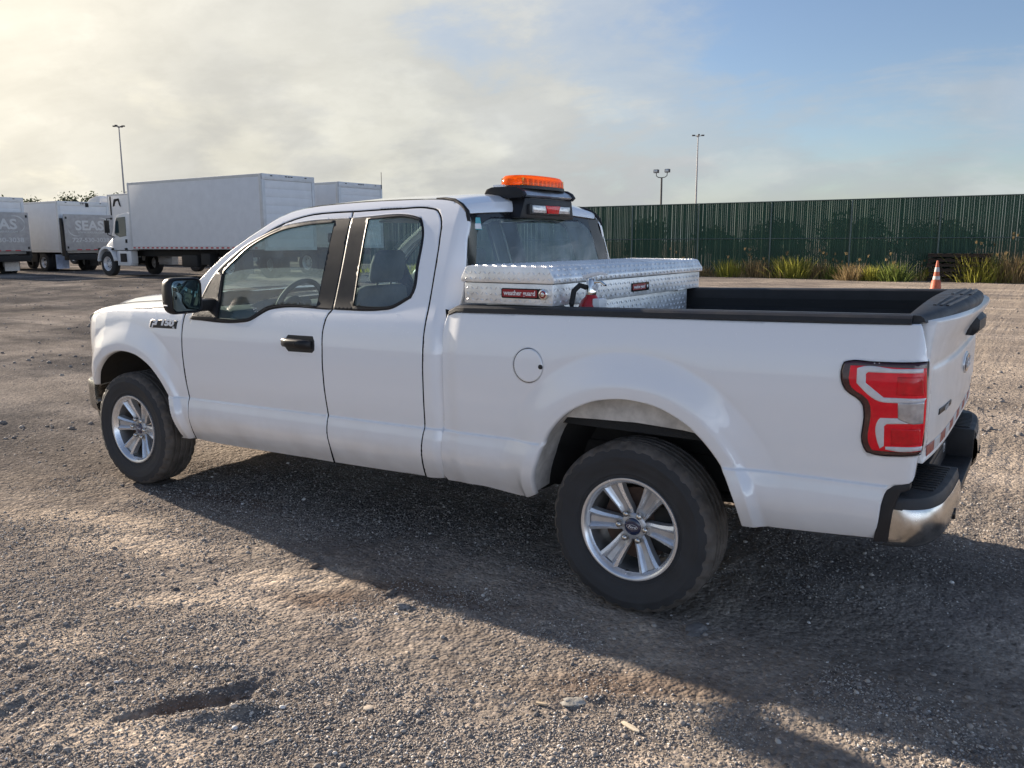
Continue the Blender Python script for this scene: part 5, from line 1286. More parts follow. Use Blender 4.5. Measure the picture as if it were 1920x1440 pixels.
text_mesh('badge_lettering','weather guard',.026,M['white_print'],bd2,frame((TX1,.0,.049),(0,1,0),(0,0,1)),.0005,.0005,.92)
MB().box(TX1-.006,TX1-.001,.10,.118,.040,.056,.002).build('push_button', M['lens_white'], bd2)
for y in (-.62,.62): MB().box(TX1-.010,TX1+.001,y-.05,y+.05,-.002,.006,.001).build('clamp_plate', M['alu'], tb)

# ================================================================== fire extinguisher standing in the bed
fe = empty('fire_extinguisher', (-.315,-.742,.886))
tag(fe, 'red fire extinguisher with chrome lever and black hose standing behind the toolbox', 'fire extinguisher')
MB().lathe([(0,0),(.058,0),(.064,.01),(.064,.40),(.060,.44),(.045,.475),(.030,.490),(.022,.505),(0,.505)],(0,0,0),'z',32).build('cylinder', M['red_paint'], fe, 40)
MB().lathe([(.0645,.435),(.0655,.436),(.0655,.40),(.0648,.399)],(0,0,0),'z',32).build('band', M['chrome_dull'], fe, 40)
cyl = bpy.data.objects[[c.name for c in fe.children if c.name.startswith('cylinder')][0]]
MB().box(.030,.0655,-.042,.030,.445,.485,.003).build('label_plate', M['white_print'], cyl)
MB().lathe([(.024,.500),(.026,.515),(.022,.53),(.022,.565),(.014,.575),(0,.575)],(0,0,0),'z',20).build('valve', M['chrome'], fe, 40)
MB().prism([(-.040,.572),(.045,.592),(.080,.590),(.082,.602),(.045,.606),(-.040,.590)],'y',-.012,.012,.003).build('lever', M['white_print'], fe, 30)
MB().prism([(-.02,.548),(.05,.556),(.072,.540),(.076,.548),(.052,.566),(-.02,.562)],'y',-.010,.010,.003).build('carry_handle', M['chrome'], fe, 30)
MB().lathe([(0,.018),(.016,.018),(.018,0),(0,0)],(.012,0,.535),'x',18).build('gauge', M['lens_white'], fe, 40)
MB().tube([(-.015,-.02,.535),(-.035,-.045,.545),(-.052,-.068,.52),(-.058,-.078,.46),(-.056,-.080,.38),(-.05,-.07,.22)], .0125, 10).build('hose', M['rubber'], fe, 60)

# ================================================================== traffic cone
def cone_mat(name, c): return mat(name, c, .6, noise=.22, nscale=12)
M['cone_orange'] = cone_mat('cone_orange',(.50,.115,.055)); M['cone_white'] = cone_mat('cone_sleeve',(.48,.46,.43))
cn = empty('traffic_cone', (-1.60,24.33,0))
tag(cn, 'faded orange traffic cone with two white bands standing behind the tailgate', 'traffic cone')
MB().prism(rrect(0,0,.36,.36,.05),'z',0,.045,.01).build('base', M['rubber'], cn, 30)
def cr(z): return .150-(z-.045)*.128
MB().lathe([(cr(.045),.045),(cr(.4),.4),(cr(.7),.7),(cr(.985),.985),(.022,1.0),(0,1.0)],(0,0,0),'z',32).build('cone_body', M['cone_orange'], cn, 50)
for a, b in ((.42,.53),(.66,.80)): MB().lathe([(cr(a),a),(cr(a)+.004,a+.003),(cr(b)+.004,b-.003),(cr(b),b)],(0,0,0),'z',32).build('reflective_band', M['cone_white'], cn, 50)
MB().lathe([(.158,.05),(.162,.052),(.126,.395),(.119,.40)],(0,0,0),'z',32).build('lower_sleeve', M['cone_orange'], cn, 50)
# ================================================================== parked lorries
M['lorry_white'] = mat('lorry_white', (.65,.66,.67), .45, noise=.05, nscale=3)
M['lorry_trim'] = mat('lorry_trim', (.52,.53,.54), .4, .2, noise=.1)
M['cab_white'] = mat('cab_white', (.60,.61,.62), .3, 0, .6)
M['lorry_tyre'] = mat('lorry_tyre', (.022,.022,.023), .85, noise=.3)
M['lorry_hub'] = mat('lorry_hub', (.55,.55,.56), .4, .3)
M['lorry_glass'] = mat('lorry_glass', (.03,.05,.055), .05, 0, 0, 1.0)
M['gate_steel'] = mat('liftgate_steel', (.36,.35,.34), .6, .1, noise=.15, nscale=6)
M['gate_letters'] = mat('gate_lettering', (.56,.56,.55), .6)
M['tape_dark_red'] = mat('marker_red', (.45,.02,.03), .4); M['plate_blue'] = mat('mudflap_blue', (.36,.42,.55), .6, noise=.2, nscale=5)
M['black_void'] = mat('chassis_black', (.014,.014,.014), .7)
_wheel_cache = {}
def lorry_wheel(parent, x, y, z, r=.50, wd=.26, hub='lorry_hub', outward=-1):
    key = (r,wd,outward)
    if key not in _wheel_cache:
        s = outward
        a = MB().lathe([(r*.58,-wd/2*.9),(r*.70,-wd/2),(r*.93,-wd/2*.96),(r,-wd/2*.78),(r,wd/2*.78),(r*.93,wd/2*.96),(r*.70,wd/2),(r*.58,wd/2*.9)],(0,0,0),'y',40).build('wheel', M['lorry_tyre'], None, 40)
        b = MB().lathe([(0,s*wd*.30),(r*.16,s*wd*.30),(r*.20,s*wd*.20),(r*.22,s*wd*.10),(r*.44,s*wd*.06),(r*.50,s*wd*.36),(r*.58,s*wd*.46),(r*.60,s*wd*.42)],(0,0,0),'y',36).build('rim', M[hub], a, 40)
        nuts = MB()
        for k in range(8):
            t = k*math.pi/4; nuts.lathe([(0,s*.035),(.018,s*.03),(.018,0)],(r*.31*math.cos(t),s*wd*.08,r*.31*math.sin(t)),'y',6)
        nuts.build('hub_nuts', M['black_void'], a, 0)['kind'] = 'stuff'
        _wheel_cache[key] = a; a.parent = parent; a.location = (x,y,z); return a
    a = _wheel_cache[key]; c = a.copy(); COL.objects.link(c); c.parent = parent; c.location = (x,y,z)
    for ch in a.children:
        k = ch.copy(); COL.objects.link(k); k.parent = c
    return c
def box_body(t, L_, Wd, z0, z1, name='cargo_box'):
    """cargo box: front at x=-L_, rear at x=0, near side y=0"""
    b = MB().box(-L_,0,0,Wd,z0,z1,.03).build(name, M['lorry_white'], t, 30)
    for y in (-.004,Wd+.004):
        sy = -1 if y < 0 else 1
        MB().box(-L_+.02,-.02,min(y,y-sy*.02),max(y,y-sy*.02)+.0,z1-.10,z1-.012).build('top_rail', M['lorry_trim'], b, 0)
        MB().box(-L_+.02,-.02,min(y+sy*.012,y-sy*.02),max(y+sy*.012,y-sy*.02),z0-.02,z0+.10).build('bottom_rail', M['lorry_trim'], b, 0)
    for x, w in ((-L_,.11),(-.12,.13)):
        for y in (-.006,Wd-.10): MB().box(x-.004,x+w,y,y+.106,z0,z1-.005,.012).build('corner_post', M['lorry_trim'], b, 30)
    return b
def rear_frame(b, Wd, z0, z1, roll=True):
    MB().box(-.01,.030,.0,.12,z0,z1,.006).build('door_post', M['lorry_trim'], b, 30); MB().box(-.01,.030,Wd-.12,Wd,z0,z1,.006).build('door_post', M['lorry_trim'], b, 30)
    MB().box(-.01,.032,.0,Wd,z1-.20,z1-.004,.006).build('door_header', M['lorry_trim'], b, 30); MB().box(-.01,.034,0,Wd,z0-.06,z0+.06,.006).build('door_sill', M['lorry_trim'], b, 30)
    n = 8; zz0, zz1 = z0+.06, z1-.20; hgt = (zz1-zz0)/n
    for k in range(n):
        MB().box(-.01,.012,.125,Wd-.125,zz0+k*hgt+.002,zz0+(k+1)*hgt-.002,.002).build('door_panel', M['lorry_white'], b, 30)
    MB().box(-.02,.002,.122,Wd-.122,zz0,zz1).build('door_backing', M['lorry_trim'], b, 0)
    for y in (.4,Wd/2-.12,Wd/2,Wd/2+.12,Wd-.4): MB().box(.030,.044,y-.04,y+.04,z1-.075,z1-.045,.004).build('marker_lamp', M['black_void'], b, 30)
def conventional_cab(t, x1, Wd):
    """bonneted cab in front of x1 (front is towards -x)"""
    y0, y1 = .12, Wd-.12; KX = .80
    c = MB().prism([(x1-.02*KX,1.0),(x1-.02*KX,2.36),(x1-.28*KX,2.42),(x1-1.05*KX,2.36),(x1-1.32*KX,2.15),(x1-1.62*KX,1.62),(x1-1.66*KX,1.0)],'y',y0,y1,.05).build('cab', M['cab_white'], t, 40)
    hood = MB(); rr = []
    for x, zt, hw, zb in ((x1-1.60*KX,1.60,.95,.95),(x1-2.1*KX,1.50,.92,.95),(x1-2.6*KX,1.32,.86,.90),(x1-2.86*KX,1.10,.78,.75),(x1-2.92*KX,.85,.74,.62)):
        cy = Wd/2; rr.append([(x,cy-hw,zb),(x,cy-hw,zt-.22),(x,cy-hw+.12,zt-.06),(x,cy-hw*.45,zt),(x,cy+hw*.45,zt),(x,cy+hw-.12,zt-.06),(x,cy+hw,zt-.22),(x,cy+hw,zb)])
    hood.loft(rr, True, True).build('hood', M['cab_white'], c, 40)
    MB().box(x1-2.95*KX,x1-2.88*KX,Wd/2-.62,Wd/2+.62,.62,1.05,.02).build('grille', M['black_void'], c, 30)
    for y, s in ((y0-.10,1),(y1+.10,-1)):
        arc = [(x1-2.10*KX+.60*math.cos(a), .50+.66*math.sin(a)) for a in np.linspace(R(10),R(172),16)]
        arc2 = [(x1-2.10*KX+.54*math.cos(a), .48+.58*math.sin(a)) for a in np.linspace(R(172),R(10),16)]
        MB().prism(arc+arc2,'y',min(y,y+s*.34),max(y,y+s*.34),.01).build('fender', M['cab_white'], c, 40)
        yy = y0-.004 if s == 1 else y1+.004
        dr = MB().box(x1-1.42*KX,x1-.30*KX,min(yy,yy+s*.02),max(yy,yy+s*.02),1.02,1.72,.01).build('door', M['cab_white'], c, 30)
        MB().prism([(x1-1.36*KX,1.62),(x1-1.24*KX,2.06),(x1-1.12*KX,2.24),(x1-.42*KX,2.26),(x1-.42*KX,1.55),(x1-.95*KX,1.50)],'y',yy-s*.012,yy+s*.01).build('window', M['lorry_glass'], dr, 0)
        MB().box(x1-.50*KX,x1-.38*KX,yy-.03,yy+.03,1.28,1.42,.01).build('handle', M['black_void'], dr, 30)
        ym = yy-s*.20; mr = MB().box(x1-1.60*KX,x1-1.54*KX,ym-.10,ym+.10,1.66,2.14,.025).build('mirror', M['black_void'], c, 30)
        MB().tube([(x1-1.45*KX,yy,2.22),(x1-1.55*KX,ym,2.20),(x1-1.55*KX,ym,1.60),(x1-1.42*KX,yy,1.50)], .02, 6).build('mirror_bracket', M['black_void'], mr)
        MB().box(x1-1.30*KX,x1-.25*KX,min(yy,yy+s*.30),max(yy,yy+s*.30),.42,.50,.01).build('step', M['lorry_trim'], c, 30)
        MB().box(x1-1.36*KX,x1-.20*KX,min(yy+s*.02,yy+s*.30),max(yy+s*.02,yy+s*.30),.50,.98,.02).build('step_panel', M['cab_white'], c, 30)
        MB().box(x1-1.05*KX,x1-.55*KX,yy-.008,yy+.008,.56,.88,.004).build('step_well', M['black_void'], c, 30)
        MB().lathe([(0,-.06),(.10,-.05),(.12,0)],(x1-2.80*KX,Wd/2-s*.70,.92),'x',18).build('headlight', M['lens_white'], c, 40)
    MB().prism([(y0+.15,1.68),(y1-.15,1.68),(y1-.22,2.22),(y0+.22,2.22)],'x',x1-1.64*KX,x1-1.36*KX,.0).build('windshield', M['lorry_glass'], c, 0)
    for y in (.5,Wd/2-.25,Wd/2,Wd/2+.25,Wd-.5): MB().box(x1-.42*KX,x1-.30*KX,y-.04,y+.04,2.42,2.47,.01).build('roof_lamp', mat('roof_lamp_amber',(.7,.2,.03),.4), c, 30)
    MB().box(x1-3.02*KX,x1-2.86*KX,.12,Wd-.12,.42,.70,.04).build('bumper', M['black_void'], c, 30)
    return c
def chassis(t, xf, xr, Wd, z=.95):
    m = MB()
    for y in (Wd/2-.42,Wd/2+.42): m.box(xf,xr,y-.05,y+.05,z-.30,z-.02)
    m.box(xf,xr,Wd/2-.42,Wd/2+.42,z-.14,z-.10)
    for x in np.arange(xf+.3,xr,.9): m.box(x-.05,x+.05,.06,Wd-.06,z-.06,z+.02)
    m.build('chassis', M['black_void'], t, 0)
def lorry(name, loc, L_, z0, z1, label, Wd=2.46, cab=True, axle=-1.9, r=.48):
    t = empty(name, loc); tag(t, label, 'box truck', 'box trucks parked in a row at the far side of the yard')
    b = box_body(t, L_, Wd, z0, z1); rear_frame(b, Wd, z0, z1)
    chassis(t, -L_-2.6, .0, Wd, z0)
    for y, o in ((.16,-1),(.46,-1),(Wd-.16,1),(Wd-.46,1)): lorry_wheel(t, axle, y, r, r, .27, outward=o)
    if cab:
        conventional_cab(t, -L_-.12, Wd)
        for y, o in ((.20,-1),(Wd-.20,1)): lorry_wheel(t, -L_-.12-2.10*.80, y, r, r, .27, outward=o)
    MB().box(-L_*.62,-L_*.62+.9,.10,.55,.42,.85,.06).build('fuel_tank', M['black_void'], t, 30)
    MB().box(-L_*.62+1.1,-L_*.62+1.6,.12,.5,.5,.9,.02).build('battery_box', M['black_void'], t, 30)
    for y in (.12,Wd-.55):
        MB().box(axle+.62,axle+.64,y,y+.43,.22,z0-.12).build('mudflap', M['black_void'], t, 0)
    return t, b
def g0(x, y): return float(terrain(np.array([x]),np.array([y]))[0])
# the big box truck
t1, b1 = lorry('box_truck', (-20.45,14.50,g0(-26,14.5)+.02), 7.45, 1.07, 3.50, 'large plain white box truck with bonneted cab, nearest behind the pickup', Wd=2.30)
for k in range(25):
    x = -7.30+k*.285
    MB().box(x,x+.14,-.022,-.015,1.075,1.125).build('red_marker', M['tape_dark_red'], b1, 0)
MB().box(-7.35,-.15,-.0185,-.014,1.07,1.13).build('white_marker', M['tape_white'], b1, 0)
# its neighbour with only the rear showing
t2, b2 = lorry('box_truck', (-21.75,19.28,g0(-26,19.3)+.02), 7.3, 1.10, 3.56, 'white box truck half hidden behind the large plain one, above the cab roof')
MB().tube([(.05,2.40,3.4),(.05,2.40,4.05)], .012, 6).build('whip_aerial', M['black_void'], t2)
# two lorries with lettered lift gates
def liftgate(t, b, Wd, label_txt, flap):
    g = MB().box(.30,.38,.06,Wd-.04,.98,2.62,.015).build('lift_gate', M['gate_steel'], t, 30)
    for k in range(9): MB().box(.378,.386,.10,Wd-.08,1.06+k*.165,1.075+k*.165,.002).build('gate_rib', M['gate_steel'], g, 0)
    fm = lambda y, z: frame((.392,y,z),(0,1,0),(0,0,1))
    text_mesh('gate_lettering','SEAS',.60,M['gate_letters'],g,fm(Wd/2,2.10),.004,.018,1.10)
    text_mesh('gate_lettering','727-530-3038',.27,M['gate_letters'],g,fm(Wd/2+.02,1.45),.004,.006,1.18)
    text_mesh('gate_lettering','WWW.SEASUSA.COM',.115,M['gate_letters'],g,fm(Wd/2+.05,1.80),.004,.003,1.15)
    sw = MB(); rr = []
    for a in np.linspace(R(100),R(-60),20):
        k = .035*math.sin((R(100)-a)/R(160)*math.pi)+.004; rr.append([(.394,Wd/2+.55+.48*math.cos(a)*.95,2.12+.36*math.sin(a)-k),(.394,Wd/2+.55+.48*math.cos(a)*.95,2.12+.36*math.sin(a)+k)])
    sw.loft(rr, False); sw.build('gate_swoosh', M['gate_letters'], g, 0)
    sw = MB(); rr = []
    for a in np.linspace(R(160),R(290),20):
        k = .025*math.sin((a-R(160))/R(130)*math.pi)+.003; rr.append([(.394,Wd/2-.62+.42*math.cos(a),2.0+.36*math.sin(a)-k),(.394,Wd/2-.62+.42*math.cos(a),2.0+.36*math.sin(a)+k)])
    sw.loft(rr, False); sw.build('gate_swoosh', M['gate_letters'], g, 0)
    for y in (.14,Wd-.14):
        for z in (1.12,2.46): MB().box(.38,.40,y-.035,y+.035,z-.05,z+.05).build('gate_lamp', M['black_void'], g, 0)
    for k in range(4): MB().box(.382,.390,.55+k*.40,.55+k*.40+.22,.995,1.035).build('red_marker', M['tape_dark_red'], g, 0)
    for y in (.02,Wd-.10):
        MB().prism([(.03,.75),(.03,2.45),(.14,2.45),(.26,1.9),(.30,1.1),(.36,.70)],'y',y,y+.10,.008).build('lift_arm', M['black_void'], t, 30)
    MB().box(.05,.45,.1,Wd-.1,.55,.80,.02).build('lift_frame', M['black_void'], t, 30)
    MB().box(flap[0],flap[0]+.02,flap[1],flap[2],.14,.80).build('mudflap', flap[3], t, 0)
t3, b3 = lorry('box_truck', (-36.93,16.72,g0(-37,16.7)-.02), 5.2, .92, 3.22, 'white box truck with grey lettered lift gate, right of the two with lift gates', cab=True, axle=-1.65, r=.42)
liftgate(t3, b3, 2.46, '', (-.55,.02,.62,M['plate_blue']))
text_mesh('unit_number','TR 23',.15,M['black_void'],b3,frame((.035,1.25,3.12),(0,1,0),(0,0,1)),.002,0,1.1)
MB().box(.03,.06,1.32,1.46,2.98,3.16).build('door_latch', M['black_void'], b3, 0)
t4, b4 = lorry('box_truck', (-36.25,12.44,g0(-37,12.5)-.02), 5.2, .92, 3.26, 'white box truck with lettered lift gate cut off by the left picture edge', cab=True, axle=-1.2, r=.42)
liftgate(t4, b4, 2.46, '', (-.25,1.55,2.15,M['tape_white']))
# refrigerated trailer with its tractor, only the tops show
rt = empty('refrigerated_trailer', (-34.0,24.6,g0(-36,24.6))); tag(rt, 'white refrigerated trailer with black chevron mark rising behind the lift gate truck', 'trailer')
rb_ = box_body(rt, 11.9, 2.55, 1.15, 4.12); rear_frame(rb_, 2.55, 1.15, 4.12)
un = MB().box(-12.35,-11.91,.35,2.2,2.3,4.06,.06).build('cooling_unit', M['lorry_white'], rt, 30)
MB().box(-12.37,-12.34,.5,2.05,2.5,3.3,.01).build('unit_grille', M['black_void'], un)
ch_ = MB()
for pts in ([(-11.36,3.40),(-11.20,3.82),(-10.72,3.86),(-10.70,3.76),(-11.05,3.68),(-11.18,3.42)],):
    ch_.prism(pts,'y',-.022,-.012)
ch_.build('chevron_mark', M['black_void'], rb_, 0)
MB().prism([(-10.70,3.86),(-10.52,3.36),(-10.68,3.44),(-10.80,3.74)],'y',-.022,-.012).build('chevron_mark', M['black_void'], rb_, 0)
MB().box(-11.62,-11.50,-.024,-.012,1.3,4.0).build('seam_strip', M['black_void'], rb_, 0)
chassis(rt, -11.5, -.2, 2.55, 1.1)
for x in (-1.4,-2.7):
    for y, o in ((.2,-1),(2.35,1)): lorry_wheel(rt, x, y, .5, .5, .27, outward=o)
for y in (.6,1.9): MB().box(-9.4,-9.25,y-.06,y+.06,0.02,1.1).build('landing_leg', M['black_void'], rt, 0)
tr = empty('tractor_unit', (-46.6,24.62,g0(-47,24.6))); tag(tr, 'white road tractor with sloped roof fairing in front of the refrigerated trailer', 'truck')
cb = MB().prism([(-.2,1.0),(-.2,4.05),(-.55,4.10),(-1.3,3.95),(-2.1,3.45),(-2.6,2.75),(-2.95,2.0),(-3.0,1.0)],'y',.05,2.45,.12).build('sleeper_cab', M['cab_white'], tr, 40)
for y in (.045,2.455): MB().prism([(-2.2,2.0),(-2.55,2.05),(-2.35,2.6),(-1.9,2.65),(-1.8,2.0)],'y',y-.006,y+.006).build('window', M['lorry_glass'], cb, 0)
MB().prism([(-1.15,3.35),(-.75,3.35),(-.72,3.52),(-.95,3.62),(-1.12,3.5)],'y',.036,.056).build('sleeper_window', M['lorry_glass'], cb, 0)
MB().prism([(.3,2.1),(2.2,2.1),(2.05,2.7),(.45,2.7)],'x',-2.95,-2.62).build('windshield', M['lorry_glass'], cb, 0)
MB().prism([(-2.95,.9),(-2.95,1.95),(-4.2,1.7),(-4.6,1.3),(-4.65,.6),(-2.95,.6)],'y',.25,2.25,.1).build('hood', M['cab_white'], cb, 40)
chassis(tr, -4.3, 1.6, 2.5, 1.0)
for x in (-3.7,.5,1.75):
    for y, o in ((.2,-1),(2.3,1)): lorry_wheel(tr, x, y, .5, .5, .27, outward=o)
# ================================================================== boundary fence with green slats
FY = 33.42; FX0, FX1 = -36.0, 9.6; FH = 3.32
fence = empty('slatted_fence', (-14,FY,0)); tag(fence, 'tall dark green slatted chain link fence along the back of the yard', 'fence')
def slat_mat():
    m = mat('green_slat', (.012,.060,.034), .5, noise=.25, nscale=1.3)
    t = m.node_tree; b = t.nodes['Principled BSDF']; tl = t.nodes.new('ShaderNodeBsdfTranslucent'); tl.inputs[0].default_value = (.03,.16,.10,1)
    x = t.nodes.new('ShaderNodeMixShader'); x.inputs[0].default_value = .20; o = t.nodes['Material Output']
    t.links.new(b.outputs[0], x.inputs[1]); t.links.new(tl.outputs[0], x.inputs[2]); t.links.new(x.outputs[0], o.inputs[0]); return m
M['slat'] = slat_mat(); M['galv'] = mat('galvanised_green', (.10,.135,.125), .5, .4, noise=.2)
pitch = .089; xs_all = np.arange(FX0+.05, FX1, pitch)
def slat_geo(mb, x, h, y=0.0, tw=0.0):
    w = .0426; a = tw
    pts = [(-w,.0),(-w*.5,-.006),(w*.5,-.006),(w,0),(w*.5,.006),(-w*.5,.006)]
    pts = [(x+px*math.cos(a)-py*math.sin(a), y+px*math.sin(a)+py*math.cos(a)) for px, py in pts]
    mb.prism(pts,'z',.05,h)
variants = []
for k in range(8):
    m_ = MB(); slat_geo(m_, 0, FH+[-.008,.0,.004,-.004,.008,.003,-.012,.006][k], 0, R([1,-1,.5,1.5,-1,0,-2,1][k]))
    o = m_.build('slat', M['slat'], None, 0); variants.append(o.data); bpy.data.objects.remove(o)
near = [x for x in xs_all if x > FX1-300*pitch]; far = [x for x in xs_all if x <= FX1-300*pitch]
for x in near:
    o = bpy.data.objects.new('slat', variants[rng.integers(8)]); link(o, fence); o.location = (x+14+rng.normal(0,.0012), rng.normal(0,.004), rng.normal(0,.004)); o.rotation_euler = (0,0,0)
fm_ = MB()
for x in far: slat_geo(fm_, x+14, FH+rng.normal(0,.006), rng.normal(0,.004), R(rng.normal(0,1)))
fo_ = fm_.build('distant_slats', M['slat'], fence, 0, fix=False); fo_['kind'] = 'stuff'
px_posts = [-18.0+3.35*k-.45 for k in range(-5,9)]
px0 = -16.05
for k in range(-6,9):
    x = px0+3.36*k
    if x > FX1 or x < FX0: continue
    MB().tube([(x+14,-.055,-.05),(x+14+.0,-.055,FH-.04)], .038, 10).build('post', M['galv'], fence)
for z in (1.70,FH-.01,.12): MB().tube([(FX0+14,-.035,z),(FX1+14,-.035,z)], .021, 8).build('rail', M['galv'], fence)
# wire mesh: diagonal strands in front of the slats
wm_ = MB()
for k in range(0, int((FX1-FX0)/pitch)):
    x = FX0+14+k*pitch
    for s in (1,):
        wm_.add([(x+.045-.002,-.012,.05),(x+.045+.002,-.012,.05),(x+.045+.002,-.012,FH+.02),(x+.045-.002,-.012,FH+.02)],[(0,1,2,3)])
wmo = wm_.build('wire_mesh', M['galv'], fence, 0, fix=False); wmo['kind'] = 'stuff'

# ================================================================== vegetation
def leaf_mat(name, c, tr=.35):
    m = bpy.data.materials.new(name); m.use_nodes = True; t = m.node_tree; b = t.nodes['Principled BSDF']; b.inputs['Roughness'].default_value = .6; b.inputs['Specular IOR Level'].default_value = .25
    a = t.nodes.new('ShaderNodeAttribute'); a.attribute_name = 'tone'
    x = t.nodes.new('ShaderNodeMix'); x.data_type = 'RGBA'; x.inputs[6].default_value = (*[v*.62 for v in c],1); x.inputs[7].default_value = (*[min(1,v*1.5) for v in c],1)
    t.links.new(a.outputs['Fac'], x.inputs[0]); t.links.new(x.outputs[2], b.inputs['Base Color'])
    tl = t.nodes.new('ShaderNodeBsdfTranslucent'); t.links.new(x.outputs[2], tl.inputs[0])
    mx = t.nodes.new('ShaderNodeMixShader'); mx.inputs[0].default_value = tr; t.links.new(b.outputs[0], mx.inputs[1]); t.links.new(tl.outputs[0], mx.inputs[2]); t.links.new(mx.outputs[0], t.nodes['Material Output'].inputs[0]); return m
M['grass_y'] = leaf_mat('yellow_green_grass',(.36,.35,.07),.5); M['grass_g'] = leaf_mat('green_weed',(.17,.21,.05),.5); M['grass_b'] = leaf_mat('dry_brown_weed',(.30,.22,.11),.4)
M['leaf_dark'] = leaf_mat('dark_leaf',(.045,.060,.030),.3); M['bark'] = mat('bark',(.10,.075,.055),.9,noise=.3)
def blades(n, rx, ry, h, lean, wd):
    bx = rng.normal(0,rx*.5,n); by = rng.normal(0,ry*.5,n); hh = h*(.45+.65*rng.random(n)); a = rng.random(n)*6.283
    ln_ = lean*(.3+rng.random(n)); ox = np.cos(a)*ln_*hh+bx*.55; oy = np.sin(a)*ln_*hh+by*.55; f = rng.random(n)*6.283; wx_ = np.cos(f)*wd*(.6+.8*rng.random(n)); wy_ = np.sin(f)*wd*(.6+.8*rng.random(n))
    V = np.zeros((n,5,3)); V[:,0] = np.stack([bx-wx_,by-wy_,0*bx-.02],1); V[:,1] = np.stack([bx+wx_,by+wy_,0*bx-.02],1)
    V[:,2] = np.stack([bx+ox*.45-wx_*.8,by+oy*.45-wy_*.8,hh*.6],1); V[:,3] = np.stack([bx+ox*.45+wx_*.8,by+oy*.45+wy_*.8,hh*.6],1); V[:,4] = np.stack([bx+ox,by+oy,hh],1)
    base = 5*np.arange(n)[:,None]; F3 = np.concatenate([base+[0,1,3],base+[0,3,2],base+[2,3,4]])
    return V.reshape(-1,3), F3, np.repeat(rng.random(n),5)
def veg_obj(name, parts, material, parent=None):
    co = np.concatenate([p[0] for p in parts]); off = np.cumsum([0]+[len(p[0]) for p in parts[:-1]]); fa = np.concatenate([p[1]+o for p,o in zip(parts,off)]); to = np.concatenate([p[2] for p in parts])
    me = np_mesh(name, co, fa); at = me.attributes.new('tone','FLOAT','POINT'); at.data.foreach_set('value', to.astype(np.float32)); me.materials.append(material)
    return link(bpy.data.objects.new(name, me), parent)
def tuft(x, y, h, r, n, m, label, stalks=0, name='weed_tuft', cat='weed'):
    t = empty(name, (x,y,float(terrain(np.array([x]),np.array([y]))[0]))); tag(t, label, cat, 'weeds along the fence')
    veg_obj('blades', [blades(int(n*1.8), r, r*.7, h, .42, .011), blades(n, r*1.2, r*.9, h*.5, .5, .011)], m, t)
    if stalks:
        parts = []
        V, F3, to = blades(stalks, r*.9, r*.6, h*1.5, .25, .006); parts.append((V,F3,to))
        tips = V.reshape(-1,5,3)[:,4]
        for p in tips:
            v, f, q = blades(14, .03, .03, .12, .6, .008); parts.append((v+p-[0,0,.07], f, q))
        veg_obj('seed_stalks', parts, M['grass_b'], t)
    return t
T_ = [(-13.5,.85,.30,90,'grass_g',5,'thin weed with tall stalks at the fence, just right of the toolbox'),
      (-12.2,.50,.34,90,'grass_b',0,'low dry weed between the first two stalky weeds by the toolbox'),
      (-10.9,.80,.48,160,'grass_y',4,'loose yellow green weed, third clump right of the toolbox'),
      (-9.7,.85,.48,170,'grass_b',6,'brownish bushy weed left of the broad bright grass clump'),
      (-8.1,.95,.62,330,'grass_y',7,'broad bright yellow green grass clump at the middle of the fence'),
      (-7.0,.75,.45,140,'grass_b',5,'dry brown weed right of the broad bright clump'),
      (-6.3,.70,.40,120,'grass_g',4,'dull green weed in front of a fence post'),
      (-5.5,.70,.42,120,'grass_b',5,'straw coloured weed left of the short lime tuft'),
      (-4.75,.62,.30,170,'grass_y',0,'short lime green tuft standing forward of the fence line'),
      (-3.9,.80,.46,150,'grass_g',5,'leggy green weed between the lime tuft and the cone'),
      (-2.75,.55,.30,90,'grass_y',2,'small yellow weed just left of the traffic cone'),
      (-1.05,1.05,.62,360,'grass_y',6,'large bright grass clump right of the traffic cone'),
      (.15,1.15,.55,230,'grass_b',12,'tall reddish brown weed in front of the dark stacked pallets'),
      (1.9,.95,.42,220,'grass_y',7,'yellow green clump at the right picture edge'),
      (2.7,.85,.42,150,'grass_g',5,'green clump cut by the right picture edge')]
for (x,h,r,n,m,st,lb) in T_: tuft(x, 32.75-(.9 if 'lime' in lb else 0)+rng.normal(0,.1), h, r, n, M[m], lb, st)
cov = []
for k in range(420):
    x = -20+26*rng.random(); v, f, q = blades(9, .16, .16, .16+.28*rng.random()**2, .5, .010); cov.append((v+[x,33.05-.75*rng.random()**2,0], f, q))
cv = veg_obj('ground_cover', cov, M['grass_b']); tag(cv, 'low dry grass and weeds at the foot of the fence', 'grass', kind='stuff')
cov = []
for k in range(260):
    x = -20+26*rng.random(); v, f, q = blades(9, .16, .16, .16+.26*rng.random()**2, .5, .010); cov.append((v+[x,33.05-.6*rng.random()**2,0], f, q))
cv = veg_obj('ground_cover', cov, M['grass_g']); tag(cv, 'low green weeds at the foot of the fence', 'grass', kind='stuff')
cov = []
for k in range(160):
    x = -26+8*rng.random(); y = 18+8*rng.random(); v, f, q = blades(9, .2, .2, .25, .5, .012); cov.append((v+[x,y+4,.33], f, q))
cv = veg_obj('ground_cover', cov, M['grass_y']); tag(cv, 'patch of rough grass behind the large box truck', 'grass', kind='stuff')
